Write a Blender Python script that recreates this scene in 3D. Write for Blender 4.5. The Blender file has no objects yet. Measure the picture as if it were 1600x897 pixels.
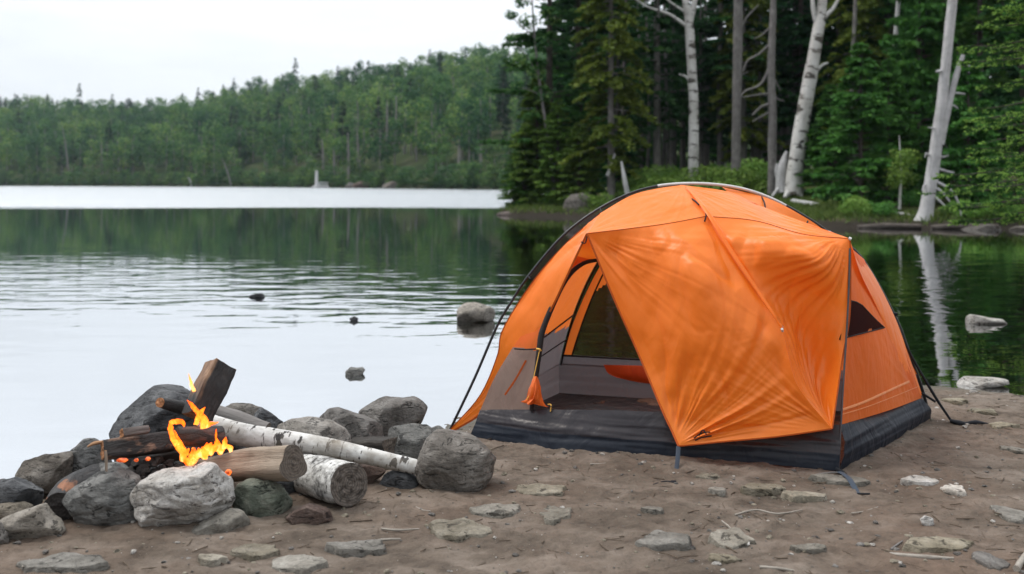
import bpy, bmesh, math, random
import numpy as np
from mathutils import Vector
# ------------------------------------------------------------------ camera model (35 mm lens, eye 1.35 m above the beach)
F = 1556.0; YH = 284.0; CX = 800.0; H = 1.35; WZ = -0.08
def P(px, py, Y): return np.array([(px-CX)/F*Y, Y, H-(py-YH)/F*Y])
def PG(px, py, z=0.0): return P(px, py, F*(H-z)/(py-YH))
scene = bpy.context.scene
COL = scene.collection

# ------------------------------------------------------------------ noise
_rs = np.random.RandomState(7)
_pm = np.tile(_rs.permutation(256), 3)
_gr = _rs.normal(size=(256, 3)); _gr /= np.linalg.norm(_gr, axis=1)[:, None]
def perlin(p):
    p = np.asarray(p, float); i = np.floor(p).astype(int); f = p-i; i = i & 255
    u = f*f*f*(f*(f*6-15)+10); out = 0
    for dx in (0, 1):
        for dy in (0, 1):
            for dz in (0, 1):
                h = _pm[_pm[_pm[i[:, 0]+dx]+i[:, 1]+dy]+i[:, 2]+dz]
                d = (_gr[h]*(f-np.array([dx, dy, dz]))).sum(1)
                w = (u[:, 0] if dx else 1-u[:, 0])*(u[:, 1] if dy else 1-u[:, 1])*(u[:, 2] if dz else 1-u[:, 2])
                out = out+d*w
    return out*1.5
def fbm(p, o=4, g=.5):
    p = np.asarray(p, float); a = 1; s = 0
    for k in range(o):
        s = s+a*perlin(p*(2.03**k)+k*17.3); a *= g
    return s
def sstep(a, b, x):
    t = np.clip((x-a)/(b-a), 0, 1); return t*t*(3-2*t)

# ------------------------------------------------------------------ mesh builder
class MB:
    def __init__(s): s.v = []; s.q = []; s.t = []; s.qm = []; s.tm = []; s.n = 0; s.ti = []; s.pc = []
    def add(s, V, q=None, t=None, m=0, tint=.5, pc=None):
        V = np.asarray(V, float).reshape(-1, 3); k = len(V)
        s.v.append(V); s.pc.append(V if pc is None else np.asarray(pc, float))
        s.ti.append(np.full(k, tint) if np.isscalar(tint) else np.asarray(tint, float))
        if q is not None and len(q):
            q = np.asarray(q, int).reshape(-1, 4); s.q.append(q+s.n); s.qm.append(np.full(len(q), m) if np.isscalar(m) else m)
        if t is not None and len(t):
            t = np.asarray(t, int).reshape(-1, 3); s.t.append(t+s.n); s.tm.append(np.full(len(t), m))
        s.n += k
    def build(s, name, mats, parent=None, loc=(0, 0, 0), smooth=True):
        loc = np.asarray(loc, float)
        V = np.concatenate(s.v)-(loc if parent is None else np.asarray(parent_loc(parent)))
        q = np.concatenate(s.q) if s.q else np.zeros((0, 4), int); t = np.concatenate(s.t) if s.t else np.zeros((0, 3), int)
        me = bpy.data.meshes.new(name)
        me.vertices.add(len(V)); me.vertices.foreach_set('co', V.astype(np.float32).ravel())
        nl = q.size+t.size; me.loops.add(nl)
        me.loops.foreach_set('vertex_index', np.concatenate([q.ravel(), t.ravel()]).astype(np.int32))
        nf = len(q)+len(t); me.polygons.add(nf)
        st = np.concatenate([np.arange(len(q))*4, q.size+np.arange(len(t))*3]).astype(np.int32)
        me.polygons.foreach_set('loop_start', st)
        me.polygons.foreach_set('material_index', np.concatenate(s.qm+s.tm).astype(np.int32))
        me.polygons.foreach_set('use_smooth', np.full(nf, smooth))
        a = me.attributes.new('tint', 'FLOAT', 'POINT'); a.data.foreach_set('value', np.concatenate(s.ti).astype(np.float32))
        a = me.attributes.new('pcoord', 'FLOAT_VECTOR', 'POINT'); a.data.foreach_set('vector', np.concatenate(s.pc).astype(np.float32).ravel())
        for m in (mats if isinstance(mats, (list, tuple)) else [mats]): me.materials.append(m)
        me.update(calc_edges=True); me.validate()
        o = bpy.data.objects.new(name, me); COL.objects.link(o)
        if parent is not None: o.parent = parent
        else: o.location = loc
        return o
_ploc = {}
def parent_loc(o):
    l = np.zeros(3)
    while o is not None:
        l = l+np.array(o.location); o = o.parent
    return l
def tag(o, label, cat, group=None, kind=None):
    o['label'] = label; o['category'] = cat
    if group: o['group'] = group
    if kind: o['kind'] = kind
    return o
def thing(name, label, cat, loc=(0, 0, 0), group=None):
    o = bpy.data.objects.new(name, None); COL.objects.link(o); o.location = tuple(float(c) for c in loc); o.empty_display_size = .1
    return tag(o, label, cat, group)
def struct(o): o['kind'] = 'structure'; return o
def stuff(o, label, cat): o['kind'] = 'stuff'; o['label'] = label; o['category'] = cat; return o
def dup(root, loc, rz, sc, label=None, group=None):
    r = root.copy(); COL.objects.link(r); r.location = tuple(float(c) for c in loc); r.rotation_euler = (0, 0, rz); r.scale = sc if hasattr(sc, '__len__') else (sc, sc, sc)
    if label: r['label'] = label
    if group: r['group'] = group
    for ch in list(root.children):
        c = ch.copy(); COL.objects.link(c); c.parent = r
    return r
def gridq(nu, nv):
    i = np.arange(nv)[:, None]*(nu+1)+np.arange(nu)[None]
    return np.stack([i, i+1, i+nu+2, i+nu+1], -1).reshape(-1, 4)
def catmull(A, n):
    A = np.asarray(A, float); K = len(A)
    if K == 2: u = np.linspace(0, 1, n); return A[0]+(A[1]-A[0])*u.reshape((-1,)+(1,)*(A.ndim-1))
    E = np.concatenate([[2*A[0]-A[1]], A, [2*A[-1]-A[-2]]])
    u = np.linspace(0, K-1, n); i = np.minimum(u.astype(int), K-2); f = (u-i).reshape((-1,)+(1,)*(A.ndim-1))
    a, b, c, d = E[i], E[i+1], E[i+2], E[i+3]
    return .5*(2*b+(c-a)*f+(2*a-5*b+4*c-d)*f*f+(3*b-a-3*c+d)*f**3)
def patch(ctrl, nu, nv):                     # control net of world points -> (nv+1, nu+1, 3)
    A = np.asarray(ctrl, float)
    A = catmull(A, nv+1); return catmull(A.transpose(1, 0, 2), nu+1).transpose(1, 0, 2)
def PN(net): return np.array([[P(*c) for c in row] for row in net])
def normals(G):
    n = np.cross(np.gradient(G, axis=1), np.gradient(G, axis=0)); return n/(np.linalg.norm(n, axis=2)[..., None]+1e-9)
def tube(mb, pts, rad, n=12, m=0, mcap=None, prof=None, up=(0, 0, 1), cap=True, namp=0, nsc=8, seed=0, tint=.5, nl=None, caprings=1, capbump=0):
    pts = np.asarray(pts, float); rad = np.asarray(rad, float) if hasattr(rad, '__len__') else np.full(len(pts), rad)
    if nl: pts = catmull(pts, nl); rad = np.interp(np.linspace(0, 1, nl), np.linspace(0, 1, len(rad)), rad)
    K = len(pts); T = np.gradient(pts, axis=0); T /= np.linalg.norm(T, axis=1)[:, None]+1e-9
    up = np.asarray(up, float); 
    if abs(T[0]@up) > .95: up = np.array([0, 1., .1]) if abs(up[2]) > .5 else np.array([0, 0, 1.])
    th = np.arange(n)/n*2*math.pi; pr = np.ones(n) if prof is None else np.array([prof(a) for a in th])
    s = np.concatenate([[0], np.cumsum(np.linalg.norm(np.diff(pts, axis=0), axis=1))])
    side = np.cross(T, up); side /= np.linalg.norm(side, axis=1)[:, None]+1e-9; u2 = np.cross(side, T)
    ring = side[:, None]*np.cos(th)[None, :, None]*pr[None, :, None]+u2[:, None]*np.sin(th)[None, :, None]*pr[None, :, None]
    lp = np.stack([np.cos(th)*pr, np.sin(th)*pr], 1)
    pcr = np.concatenate([lp[None]*rad[:, None, None], np.broadcast_to(s[:, None, None], (K, n, 1))], 2)
    R = np.broadcast_to(rad[:, None], (K, n)).copy()
    if namp:
        R = R*(1+namp*fbm(pcr.reshape(-1, 3)*np.array([nsc, nsc, nsc*.45])+seed*3.1, 4).reshape(K, n))
    V = pts[:, None]+ring*R[..., None]
    i = np.arange(K-1)[:, None]*n+np.arange(n)[None]; j = np.arange(K-1)[:, None]*n+(np.arange(n)[None]+1) % n
    mb.add(V.reshape(-1, 3), q=np.stack([i, j, j+n, i+n], -1).reshape(-1, 4), m=m, tint=tint, pc=pcr.reshape(-1, 3))
    if cap:
        mc = m if mcap is None else mcap
        for e, sg in ((0, -1), (K-1, 1)):
            rr = [V[e]]; cen = V[e].mean(0)
            for k in range(1, caprings+1):
                f = 1-k/(caprings+1); rr.append(cen+(V[e]-cen)*f)
            C = np.concatenate(rr+[cen[None]]); 
            pcc = np.concatenate([np.concatenate([lp*rad[e]*(1-k/(caprings+1)), np.full((n, 1), s[e])], 1) for k in range(caprings+1)]+[np.array([[0, 0, s[e]]])])
            if capbump: 
                d = capbump*fbm(C*60+seed, 3); d[:n] *= .3; C = C+T[e]*sg*d[:, None]
            q = []
            for k in range(caprings):
                a = k*n+np.arange(n); b = k*n+(np.arange(n)+1) % n
                q.append(np.stack([a, b, b+n, a+n] if sg > 0 else [b, a, a+n, b+n], -1))
            a = caprings*n+np.arange(n); b = caprings*n+(np.arange(n)+1) % n; c = np.full(n, (caprings+1)*n)
            mb.add(C, q=np.concatenate(q) if q else None, t=np.stack([a, b, c] if sg > 0 else [b, a, c], -1), m=mc, tint=tint, pc=pcc)
def box(mb, c, sz, m=0, rz=0, tint=.5):
    c = np.asarray(c, float); s = np.asarray(sz, float)/2
    V = np.array([[x, y, z] for z in (-1, 1) for y in (-1, 1) for x in (-1, 1)])*s
    ca, sa = math.cos(rz), math.sin(rz); V = np.stack([V[:, 0]*ca-V[:, 1]*sa, V[:, 0]*sa+V[:, 1]*ca, V[:, 2]], 1)+c
    mb.add(V, q=[[0, 2, 3, 1], [4, 5, 7, 6], [0, 1, 5, 4], [2, 6, 7, 3], [0, 4, 6, 2], [1, 3, 7, 5]], m=m, tint=tint)
_ico = {}
def ico(s):
    if s not in _ico:
        b = bmesh.new(); bmesh.ops.create_icosphere(b, subdivisions=s, radius=1)
        b.verts.ensure_lookup_table(); V = np.array([v.co[:] for v in b.verts]); T = np.array([[v.index for v in f.verts] for f in b.faces]); b.free(); _ico[s] = (V, T)
    return _ico[s]
def diamonds(mb, C, A, L, W, tint, rng, m=0, flat=.6, R=None):   # leaf / twig faces
    C = np.asarray(C); N = len(C); A = A/(np.linalg.norm(A, axis=1)[:, None]+1e-9)
    if R is None: R = rng.normal(size=(N, 3)); R[:, 2] *= (1-flat)+.15
    S = R-A*(R*A).sum(1)[:, None]; S /= np.linalg.norm(S, axis=1)[:, None]+1e-9
    L = np.broadcast_to(L, (N,)); W = np.broadcast_to(W, (N,))
    V = np.stack([C-A*L[:, None]*.5, C+S*W[:, None]*.5-A*L[:, None]*.08, C+A*L[:, None]*.5, C-S*W[:, None]*.5-A*L[:, None]*.08], 1)
    mb.add(V.reshape(-1, 3), q=np.arange(N*4).reshape(N, 4), m=m, tint=np.repeat(np.clip(tint, 0, 1), 4))

# ------------------------------------------------------------------ materials
def mat(name):
    m = bpy.data.materials.new(name); m.use_nodes = True; nt = m.node_tree
    return m, nt, nt.nodes['Principled BSDF'], nt.nodes['Material Output']
def N(nt, typ, ins=None, **kw):
    n = nt.nodes.new('ShaderNode'+typ)
    for k, v in kw.items(): setattr(n, k, v)
    for k, v in (ins or {}).items():
        s = n.inputs[k]
        if hasattr(v, 'is_linked'): nt.links.new(v, s)
        else: s.default_value = v
    return n
def noise(nt, vec, sc, det=4, rough=.55, dist=0): 
    return N(nt, 'TexNoise', {'Vector': vec, 'Scale': sc, 'Detail': det, 'Roughness': rough, 'Distortion': dist}).outputs['Fac']
def ramp(nt, fac, stops):
    n = N(nt, 'ValToRGB', {'Fac': fac}); cr = n.color_ramp
    while len(cr.elements) < len(stops): cr.elements.new(.5)
    for e, (p, c) in zip(cr.elements, stops): e.position = p; e.color = (tuple(c)+(1,))[:4] if hasattr(c, '__len__') else (c, c, c, 1)
    return n.outputs['Color']
def mix(nt, f, a, b, blend='MIX'):
    n = N(nt, 'MixRGB', {'Fac': f, 'Color1': a if hasattr(a, 'is_linked') else tuple(a)+(1,), 'Color2': b if hasattr(b, 'is_linked') else tuple(b)+(1,)}, blend_type=blend)
    return n.outputs['Color']
def math_(nt, op, a, b=0.0, c=None):
    d = {0: a, 1: b}
    if c is not None: d[2] = c
    return N(nt, 'Math', d, operation=op).outputs[0]
def bump(nt, h, st, di, nrm=None):
    d = {'Height': h, 'Strength': st, 'Distance': di}
    if nrm is not None: d['Normal'] = nrm
    return N(nt, 'Bump', d).outputs['Normal']
def vmul(nt, v, s): return N(nt, 'VectorMath', {0: v, 1: s}, operation='MULTIPLY').outputs[0]
def vadd(nt, v, s): return N(nt, 'VectorMath', {0: v, 1: s}, operation='ADD').outputs[0]
def attr(nt, nm): return N(nt, 'Attribute', attribute_name=nm)
def objco(nt, rnd=True):
    o = N(nt, 'TexCoord').outputs['Object']
    if rnd:
        r = N(nt, 'ObjectInfo').outputs['Random']; k = N(nt, 'CombineXYZ', {0: math_(nt, 'MULTIPLY', r, 37.), 1: math_(nt, 'MULTIPLY', r, 91.), 2: math_(nt, 'MULTIPLY', r, 53.)}).outputs[0]
        o = vadd(nt, o, k)
    return o
def L(nt, a, b): nt.links.new(a, b)

def rock_mat(name, dark, mid, light, rough=.85, lich=.0, lichc=(.5, .5, .45)):
    m, nt, b, out = mat(name); o = objco(nt)
    n1 = noise(nt, o, 9, 6, .6, .4); n2 = noise(nt, o, 60, 6, .7); n3 = noise(nt, vmul(nt, o, (1, 1, 2.6)), 14, 5, .65, 1.2)
    c = ramp(nt, n1, [(.3, dark), (.5, mid), (.72, light)])
    c = mix(nt, .55, c, ramp(nt, n2, [(.3, .22), (.52, .8), (.72, 1.15)]), 'MULTIPLY')
    c = mix(nt, ramp(nt, n3, [(.38, .9), (.43, 0)]), c, tuple(x*.28 for x in dark))
    rr_ = N(nt, 'ObjectInfo').outputs['Random']; c = N(nt, 'HueSaturation', {'Color': c, 'Hue': .5, 'Saturation': N(nt, 'MapRange', {0: rr_, 1: 0., 2: 1., 3: .8, 4: 1.7}).outputs[0], 'Value': N(nt, 'MapRange', {0: math_(nt, 'FRACT', math_(nt, 'MULTIPLY', rr_, 7.3)), 1: 0., 2: 1., 3: .78, 4: 1.2}).outputs[0]}).outputs[0]
    if lich: c = mix(nt, math_(nt, 'MULTIPLY', ramp(nt, noise(nt, o, 22, 5, .7, .5), [(.55, 0), (.6, 1)]), lich), c, lichc)
    L(nt, c, b.inputs['Base Color']); b.inputs['Roughness'].default_value = rough; b.inputs['Specular IOR Level'].default_value = .3
    nb = bump(nt, n2, .8, .014, bump(nt, n3, .8, .025)); L(nt, nb, b.inputs['Normal'])
    return m
ROCK = {
 'dark': rock_mat('dark basalt', (.035, .035, .037), (.085, .087, .09), (.19, .19, .19)),
 'mid': rock_mat('grey stone', (.09, .09, .088), (.17, .168, .16), (.29, .285, .27)),
 'brown': rock_mat('brown grey stone', (.075, .068, .06), (.14, .128, .115), (.26, .245, .225)),
 'light': rock_mat('pale stone', (.28, .26, .235), (.50, .475, .44), (.66, .64, .61), lich=.5, lichc=(.3, .27, .23)),
 'beige': rock_mat('beige stone', (.17, .155, .135), (.30, .275, .24), (.42, .39, .35)),
 'green': rock_mat('greenish stone', (.06, .068, .055), (.12, .13, .108), (.24, .245, .21)),
 'red': rock_mat('reddish stone', (.08, .06, .052), (.15, .115, .1), (.22, .18, .16)),
 'flat': rock_mat('weathered slab', (.15, .135, .11), (.245, .225, .188), (.36, .335, .29)),
}
def soil_mat():
    m, nt, b, out = mat('soil'); o = objco(nt, False)
    n0 = noise(nt, o, .9, 3, .5); n1 = noise(nt, vmul(nt, o, (1, 1.7, 1)), 2.6, 7, .62, .6); n2 = noise(nt, o, 16, 8, .68); n3 = noise(nt, o, 110, 4, .7)
    c = ramp(nt, n1, [(.3, (.07, .053, .039)), (.5, (.138, .108, .083)), (.7, (.235, .193, .157))])
    red = ramp(nt, n0, [(.48, 0), (.68, .6)])
    c = mix(nt, red, c, (.165, .11, .078))
    c = mix(nt, .7, c, ramp(nt, n2, [(.28, .38), (.5, .88), (.7, 1.12)]), 'MULTIPLY')
    c = mix(nt, ramp(nt, n3, [(.3, .55), (.42, 0)]), c, (.06, .045, .038))
    c = mix(nt, ramp(nt, n3, [(.66, 0), (.75, .5)]), c, (.42, .38, .34))
    z = N(nt, 'SeparateXYZ', {0: o}).outputs[2]
    zz = math_(nt, 'ADD', z, math_(nt, 'MULTIPLY', math_(nt, 'SUBTRACT', n2, .5), .03))
    wet = N(nt, 'MapRange', {0: zz, 1: -.075, 2: -.045, 3: 1., 4: 0.}).outputs[0]
    silt_shade = N(nt, 'MapRange', {0: z, 1: -.7, 2: -.1, 3: 1., 4: 0.}).outputs[0]  # silt colour darkened with depth, standing in for light lost in deep water
    c = mix(nt, wet, c, (.085, .072, .05)); c = mix(nt, silt_shade, c, (.022, .026, .014))
    L(nt, c, b.inputs['Base Color'])
    L(nt, N(nt, 'MapRange', {0: wet, 1: 0., 2: 1., 3: .92, 4: .45}).outputs[0], b.inputs['Roughness']); b.inputs['Specular IOR Level'].default_value = .25
    L(nt, bump(nt, n3, .5, .006, bump(nt, n2, .8, .03)), b.inputs['Normal'])
    return m
def leaf_mat(name, c0, c1, c2, trans=.38):
    m, nt, b, out = mat(name); t = attr(nt, 'tint').outputs['Fac']
    c = ramp(nt, t, [(0, c0), (.55, c1), (1, c2)])
    hue = N(nt, 'ObjectInfo').outputs['Random']
    c = N(nt, 'HueSaturation', {'Color': c, 'Hue': N(nt, 'MapRange', {0: hue, 1: 0., 2: 1., 3: .485, 4: .515}).outputs[0], 'Saturation': 1., 'Value': N(nt, 'MapRange', {0: hue, 1: 0., 2: 1., 3: .85, 4: 1.15}).outputs[0]}).outputs[0]
    d = N(nt, 'BsdfDiffuse', {'Color': c}).outputs[0]; tr = N(nt, 'BsdfTranslucent', {'Color': c}).outputs[0]
    mx = N(nt, 'MixShader', {0: trans, 1: d, 2: tr}).outputs[0]
    g = N(nt, 'BsdfGlossy', {'Roughness': .45, 'Color': (1, 1, 1, 1)}).outputs[0]
    mx = N(nt, 'MixShader', {0: .007, 1: mx, 2: g}).outputs[0]
    L(nt, mx, out.inputs['Surface']); return m
LEAF = {
 'spruce': leaf_mat('spruce needles', (.014, .05, .02), (.034, .105, .034), (.08, .18, .045)),
 'fir': leaf_mat('fir needles', (.028, .10, .024), (.078, .21, .042), (.16, .33, .065)),
 'pine': leaf_mat('pine needles', (.026, .08, .024), (.062, .155, .038), (.13, .24, .055)),
 'olive': leaf_mat('olive spruce needles', (.06, .105, .018), (.14, .20, .034), (.27, .32, .06)),
 'cedar': leaf_mat('cedar sprays', (.055, .11, .02), (.12, .20, .038), (.22, .30, .06)),
 'shrub': leaf_mat('shrub leaves', (.07, .16, .03), (.17, .31, .06), (.28, .42, .095), .4),
 'tip': leaf_mat('young spruce needles', (.03, .085, .025), (.09, .20, .045), (.28, .44, .085), .35),
 'farb': leaf_mat('far broadleaf', (.014, .058, .025), (.066, .152, .042), (.22, .31, .08)),
 'farc': leaf_mat('far conifer', (.012, .034, .018), (.026, .062, .03), (.05, .095, .042)),
 'grass': leaf_mat('grass', (.05, .085, .02), (.10, .15, .035), (.17, .21, .06), .35),
}
def bark_mat(name, dark, mid, light, sx=14, sz=3.5, bst=.7):
    m, nt, b, out = mat(name); p = attr(nt, 'pcoord').outputs['Vector']
    n1 = noise(nt, vmul(nt, p, (sx, sx, sz)), 1, 6, .65, .5); n2 = noise(nt, p, 4, 4, .6)
    c = mix(nt, .5, ramp(nt, n1, [(.32, dark), (.5, mid), (.7, light)]), ramp(nt, n2, [(.3, dark), (.5, mid), (.72, light)]))
    L(nt, c, b.inputs['Base Color']); b.inputs['Roughness'].default_value = .9; b.inputs['Specular IOR Level'].default_value = .2
    L(nt, bump(nt, n1, bst, .02), b.inputs['Normal']); return m
def birch_mat(name, sc=1., dirty=.35, th=.60, dcol=(.22, .19, .15)):
    m, nt, b, out = mat(name); p = attr(nt, 'pcoord').outputs['Vector']
    n1 = noise(nt, vmul(nt, p, (6*sc, 6*sc, 22*sc)), 1, 4, .6); n2 = noise(nt, vmul(nt, p, (7*sc, 7*sc, 3*sc)), 1, 6, .7, .3); n3 = noise(nt, vmul(nt, p, (5*sc, 5*sc, 9*sc)), 1, 3, .5)
    c = ramp(nt, n2, [(.3, (.30, .29, .27)), (.5, (.55, .54, .51)), (.7, (.72, .71, .69))])
    c = mix(nt, ramp(nt, n1, [(th, 0), (th+.05, .9)]), c, (.06, .05, .045))
    c = mix(nt, ramp(nt, n3, [(th+.03, 0), (th+.06, .95)]), c, (.025, .022, .02))
    c = mix(nt, math_(nt, 'MULTIPLY', ramp(nt, noise(nt, p, 2.2*sc, 5, .6), [(.45, 0), (.65, 1)]), dirty), c, dcol)
    L(nt, c, b.inputs['Base Color']); b.inputs['Roughness'].default_value = .75; b.inputs['Specular IOR Level'].default_value = .25
    L(nt, bump(nt, n2, .35, .01), b.inputs['Normal']); return m
BARK = {
 'spruce': bark_mat('spruce bark', (.035, .028, .024), (.085, .072, .062), (.17, .15, .13)),
 'grey': bark_mat('grey bark', (.09, .083, .078), (.18, .168, .158), (.29, .275, .26)),
 'silver': bark_mat('silver deadwood', (.26, .255, .25), (.44, .435, .43), (.60, .59, .58), 20, 2),
 'birch': birch_mat('birch bark', .3, .45, .565),
 'log_birch': birch_mat('birch log bark', 2.4, .95, .58),
 'tan': bark_mat('bare weathered wood', (.13, .10, .075), (.29, .235, .18), (.42, .36, .29), 60, 6, .5),
 'stick': bark_mat('dry stick', (.14, .12, .10), (.30, .27, .23), (.48, .44, .39), 120, 20, .4),
}
def char_mat(name, patch=.5, patchc=(.20, .085, .035), face=None):
    m, nt, b, out = mat(name); p = attr(nt, 'pcoord').outputs['Vector']
    n1 = noise(nt, vmul(nt, p, (45, 45, 14)), 1, 6, .7, .6); n2 = noise(nt, vmul(nt, p, (13, 13, 7)), 1, 4, .6); n3 = noise(nt, p, 70, 5, .7)
    c = ramp(nt, n1, [(.34, (.006, .006, .006)), (.52, (.022, .019, .018)), (.72, (.048, .040, .036))])
    c = mix(nt, ramp(nt, n2, [(patch, 0), (patch+.06, .85)]), c, mix(nt, n3, tuple(x*.5 for x in patchc), tuple(x*1.7 for x in patchc)))
    if face:
        ax_ = N(nt, 'SeparateXYZ', {0: p}).outputs[0]; fm_ = math_(nt, 'ADD', math_(nt, 'ADD', math_(nt, 'MULTIPLY', ax_, -.966), math_(nt, 'MULTIPLY', N(nt, 'SeparateXYZ', {0: p}).outputs[1], .26)), math_(nt, 'MULTIPLY', math_(nt, 'SUBTRACT', n2, .5), .03))
        zc_ = math_(nt, 'ADD', N(nt, 'SeparateXYZ', {0: p}).outputs[2], math_(nt, 'MULTIPLY', math_(nt, 'SUBTRACT', n2, .5), .22)); c = mix(nt, math_(nt, 'MULTIPLY', N(nt, 'MapRange', {0: zc_, 1: .05, 2: .13, 3: 0., 4: 1.}).outputs[0], N(nt, 'MapRange', {0: fm_, 1: face-.004, 2: face+.004, 3: 0., 4: .95}).outputs[0]), c, ramp(nt, n1, [(.3, (.10, .05, .025)), (.5, (.25, .135, .072)), (.7, (.44, .27, .155))]))
    L(nt, c, b.inputs['Base Color']); b.inputs['Roughness'].default_value = .65
    L(nt, bump(nt, n1, 1., .02), b.inputs['Normal']); return m
CHAR = char_mat('charred bark', .60); CHAR2 = char_mat('half charred bark', .54, (.22, .13, .085)); CHAR3 = char_mat('red charred bark', .5, (.09, .045, .035))
def end_mat(name, a, b_, ring=90):
    m, nt, b, out = mat(name); p = attr(nt, 'pcoord').outputs['Vector']
    pxy = vmul(nt, p, (1, 1, 0)); r = N(nt, 'VectorMath', {0: vadd(nt, pxy, (.004, -.003, 0))}, operation='LENGTH').outputs['Value']
    n1 = noise(nt, p, 35, 6, .7)
    w = math_(nt, 'SINE', math_(nt, 'ADD', math_(nt, 'MULTIPLY', r, ring*6.28), math_(nt, 'MULTIPLY', n1, 7.)))
    c = mix(nt, N(nt, 'MapRange', {0: w, 1: -1., 2: 1., 3: 0., 4: .6}).outputs[0], a, b_)
    c = mix(nt, ramp(nt, n1, [(.35, .9), (.5, .1)]), c, tuple(x*.22 for x in a))
    L(nt, c, b.inputs['Base Color']); b.inputs['Roughness'].default_value = .9
    L(nt, bump(nt, n1, .8, .015), b.inputs['Normal']); return m
END = {'tan': end_mat('tan end grain', (.10, .08, .065), (.19, .155, .12)), 'grey': end_mat('grey end grain', (.10, .082, .068), (.22, .185, .155)), 'orange': end_mat('fresh split wood', (.38, .17, .075), (.52, .26, .12)), 'char': end_mat('burnt end', (.03, .025, .022), (.06, .05, .045))}
SPLIT = bark_mat('split wood face', (.16, .085, .045), (.34, .19, .105), (.50, .32, .19), 70, 8, .6)
# ------------------------------------------------------------------ camera, world, sun
cam = bpy.data.objects.new('camera', bpy.data.cameras.new('camera')); COL.objects.link(cam)
cam.location = (0, 0, H); cam.rotation_euler = (math.pi/2, 0, 0)
cd = cam.data; cd.sensor_width = 36; cd.lens = 36*F/1600; cd.shift_y = (YH-448.5)/1600; cd.clip_end = 4000; cd.clip_start = .05
cd.dof.use_dof = True; cd.dof.focus_distance = 4.75; cd.dof.aperture_fstop = 2.4
scene.camera = cam
w = bpy.data.worlds.new('World'); scene.world = w; w.use_nodes = True; nt = w.node_tree
bg = nt.nodes['Background']; SUN_EL, SUN_AZ = math.radians(60), math.radians(-72)   # azimuth from +Y towards +X
sky = N(nt, 'TexSky', sky_type='NISHITA'); sky.sun_disc = False; sky.sun_elevation = SUN_EL; sky.sun_rotation = SUN_AZ; sky.dust_density = 3
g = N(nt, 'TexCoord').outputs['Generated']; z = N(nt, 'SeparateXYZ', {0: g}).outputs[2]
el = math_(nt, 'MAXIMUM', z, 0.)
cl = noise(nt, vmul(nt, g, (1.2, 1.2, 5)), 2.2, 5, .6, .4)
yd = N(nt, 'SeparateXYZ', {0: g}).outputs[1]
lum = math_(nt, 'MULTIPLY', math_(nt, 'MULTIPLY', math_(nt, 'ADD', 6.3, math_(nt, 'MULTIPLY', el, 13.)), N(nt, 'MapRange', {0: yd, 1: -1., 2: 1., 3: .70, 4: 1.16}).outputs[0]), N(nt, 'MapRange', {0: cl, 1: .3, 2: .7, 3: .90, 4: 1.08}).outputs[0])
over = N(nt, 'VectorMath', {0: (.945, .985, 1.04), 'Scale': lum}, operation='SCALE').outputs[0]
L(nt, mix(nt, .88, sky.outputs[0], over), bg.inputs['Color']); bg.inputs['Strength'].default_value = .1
sun = bpy.data.lights.new('sun', 'SUN'); sun.energy = 1.5; sun.angle = math.radians(18); sun.color = (1, .95, .88)
so = bpy.data.objects.new('sun', sun); COL.objects.link(so)
sd = Vector((math.sin(SUN_AZ)*math.cos(SUN_EL), math.cos(SUN_AZ)*math.cos(SUN_EL), math.sin(SUN_EL)))
so.rotation_euler = sd.to_track_quat('Z', 'Y').to_euler(); so.location = (-5, -5, 12)
vs = scene.view_settings; vs.view_transform = 'Standard'; vs.look = 'None'; vs.exposure = 0.33; vs.gamma = 1; vs.use_curve_mapping = False
cy = scene.cycles; cy.use_denoising = True; cy.max_bounces = 8; cy.diffuse_bounces = 3; cy.glossy_bounces = 3; cy.transmission_bounces = 4; cy.transparent_max_bounces = 16
cy.use_adaptive_sampling = True; cy.adaptive_threshold = .015; cy.caustics_reflective = False; cy.caustics_refractive = False; cy.volume_bounces = 0

# ------------------------------------------------------------------ beach ground
SH = np.array([(-60, -6), (-12, 1.2), (-6, 3.5), (-3.6, 4.35), (-2.48, 4.80), (-1.6, 5.15), (-.9, 5.55), (-.42, 5.80), (-.1, 6.35), (.5, 6.75), (1.2, 6.95), (2.2, 7.05), (2.94, 6.98), (3.5, 6.72), (4.6, 7.5), (7.3, 13), (8.9, 16.5), (12.2, 22), (16.8, 29.5), (30, 34), (900, 40)], float)
def signed(P2, poly):            # >0 on the land side (right of the direction of travel)
    best = np.full(len(P2), 1e9); sg = np.ones(len(P2))
    for a, b in zip(poly[:-1], poly[1:]):
        d = b-a; t = np.clip(((P2-a)@d)/(d@d), 0, 1); q = a+t[:, None]*d; e = P2-q; dist = np.linalg.norm(e, axis=1)
        cr = d[0]*e[:, 1]-d[1]*e[:, 0]; better = dist < best-1e-9
        best = np.where(better, dist, best); sg = np.where(better, -np.sign(cr), sg)
    return best*sg
def gz(X, Y, rough=True):
    X = np.asarray(X, float).ravel(); Y = np.asarray(Y, float).ravel(); P2 = np.stack([X, Y], 1)
    d = signed(P2, SH); n = fbm(np.stack([X*1.1, Y*1.1, X*0], 1), 3)
    d = d+.12*fbm(np.stack([X*2.3, Y*2.3, X*0+5], 1), 3)
    z = np.where(d > 0, WZ+(0.085)*sstep(0, .75, d)+.0*d, np.maximum(WZ+d*.16, WZ-1.2))
    z = z+np.where(d > 12, (d-12)*.03, 0)
    near = sstep(16, 9, np.hypot(X, Y-4))*sstep(-.5, .5, d)
    if rough:
        z = z+near*(.014*n+.013*fbm(np.stack([X*5, Y*7, X*0+2], 1), 4)+.0075*fbm(np.stack([X*21, Y*30, X*0+8], 1), 3))
    return z
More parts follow.
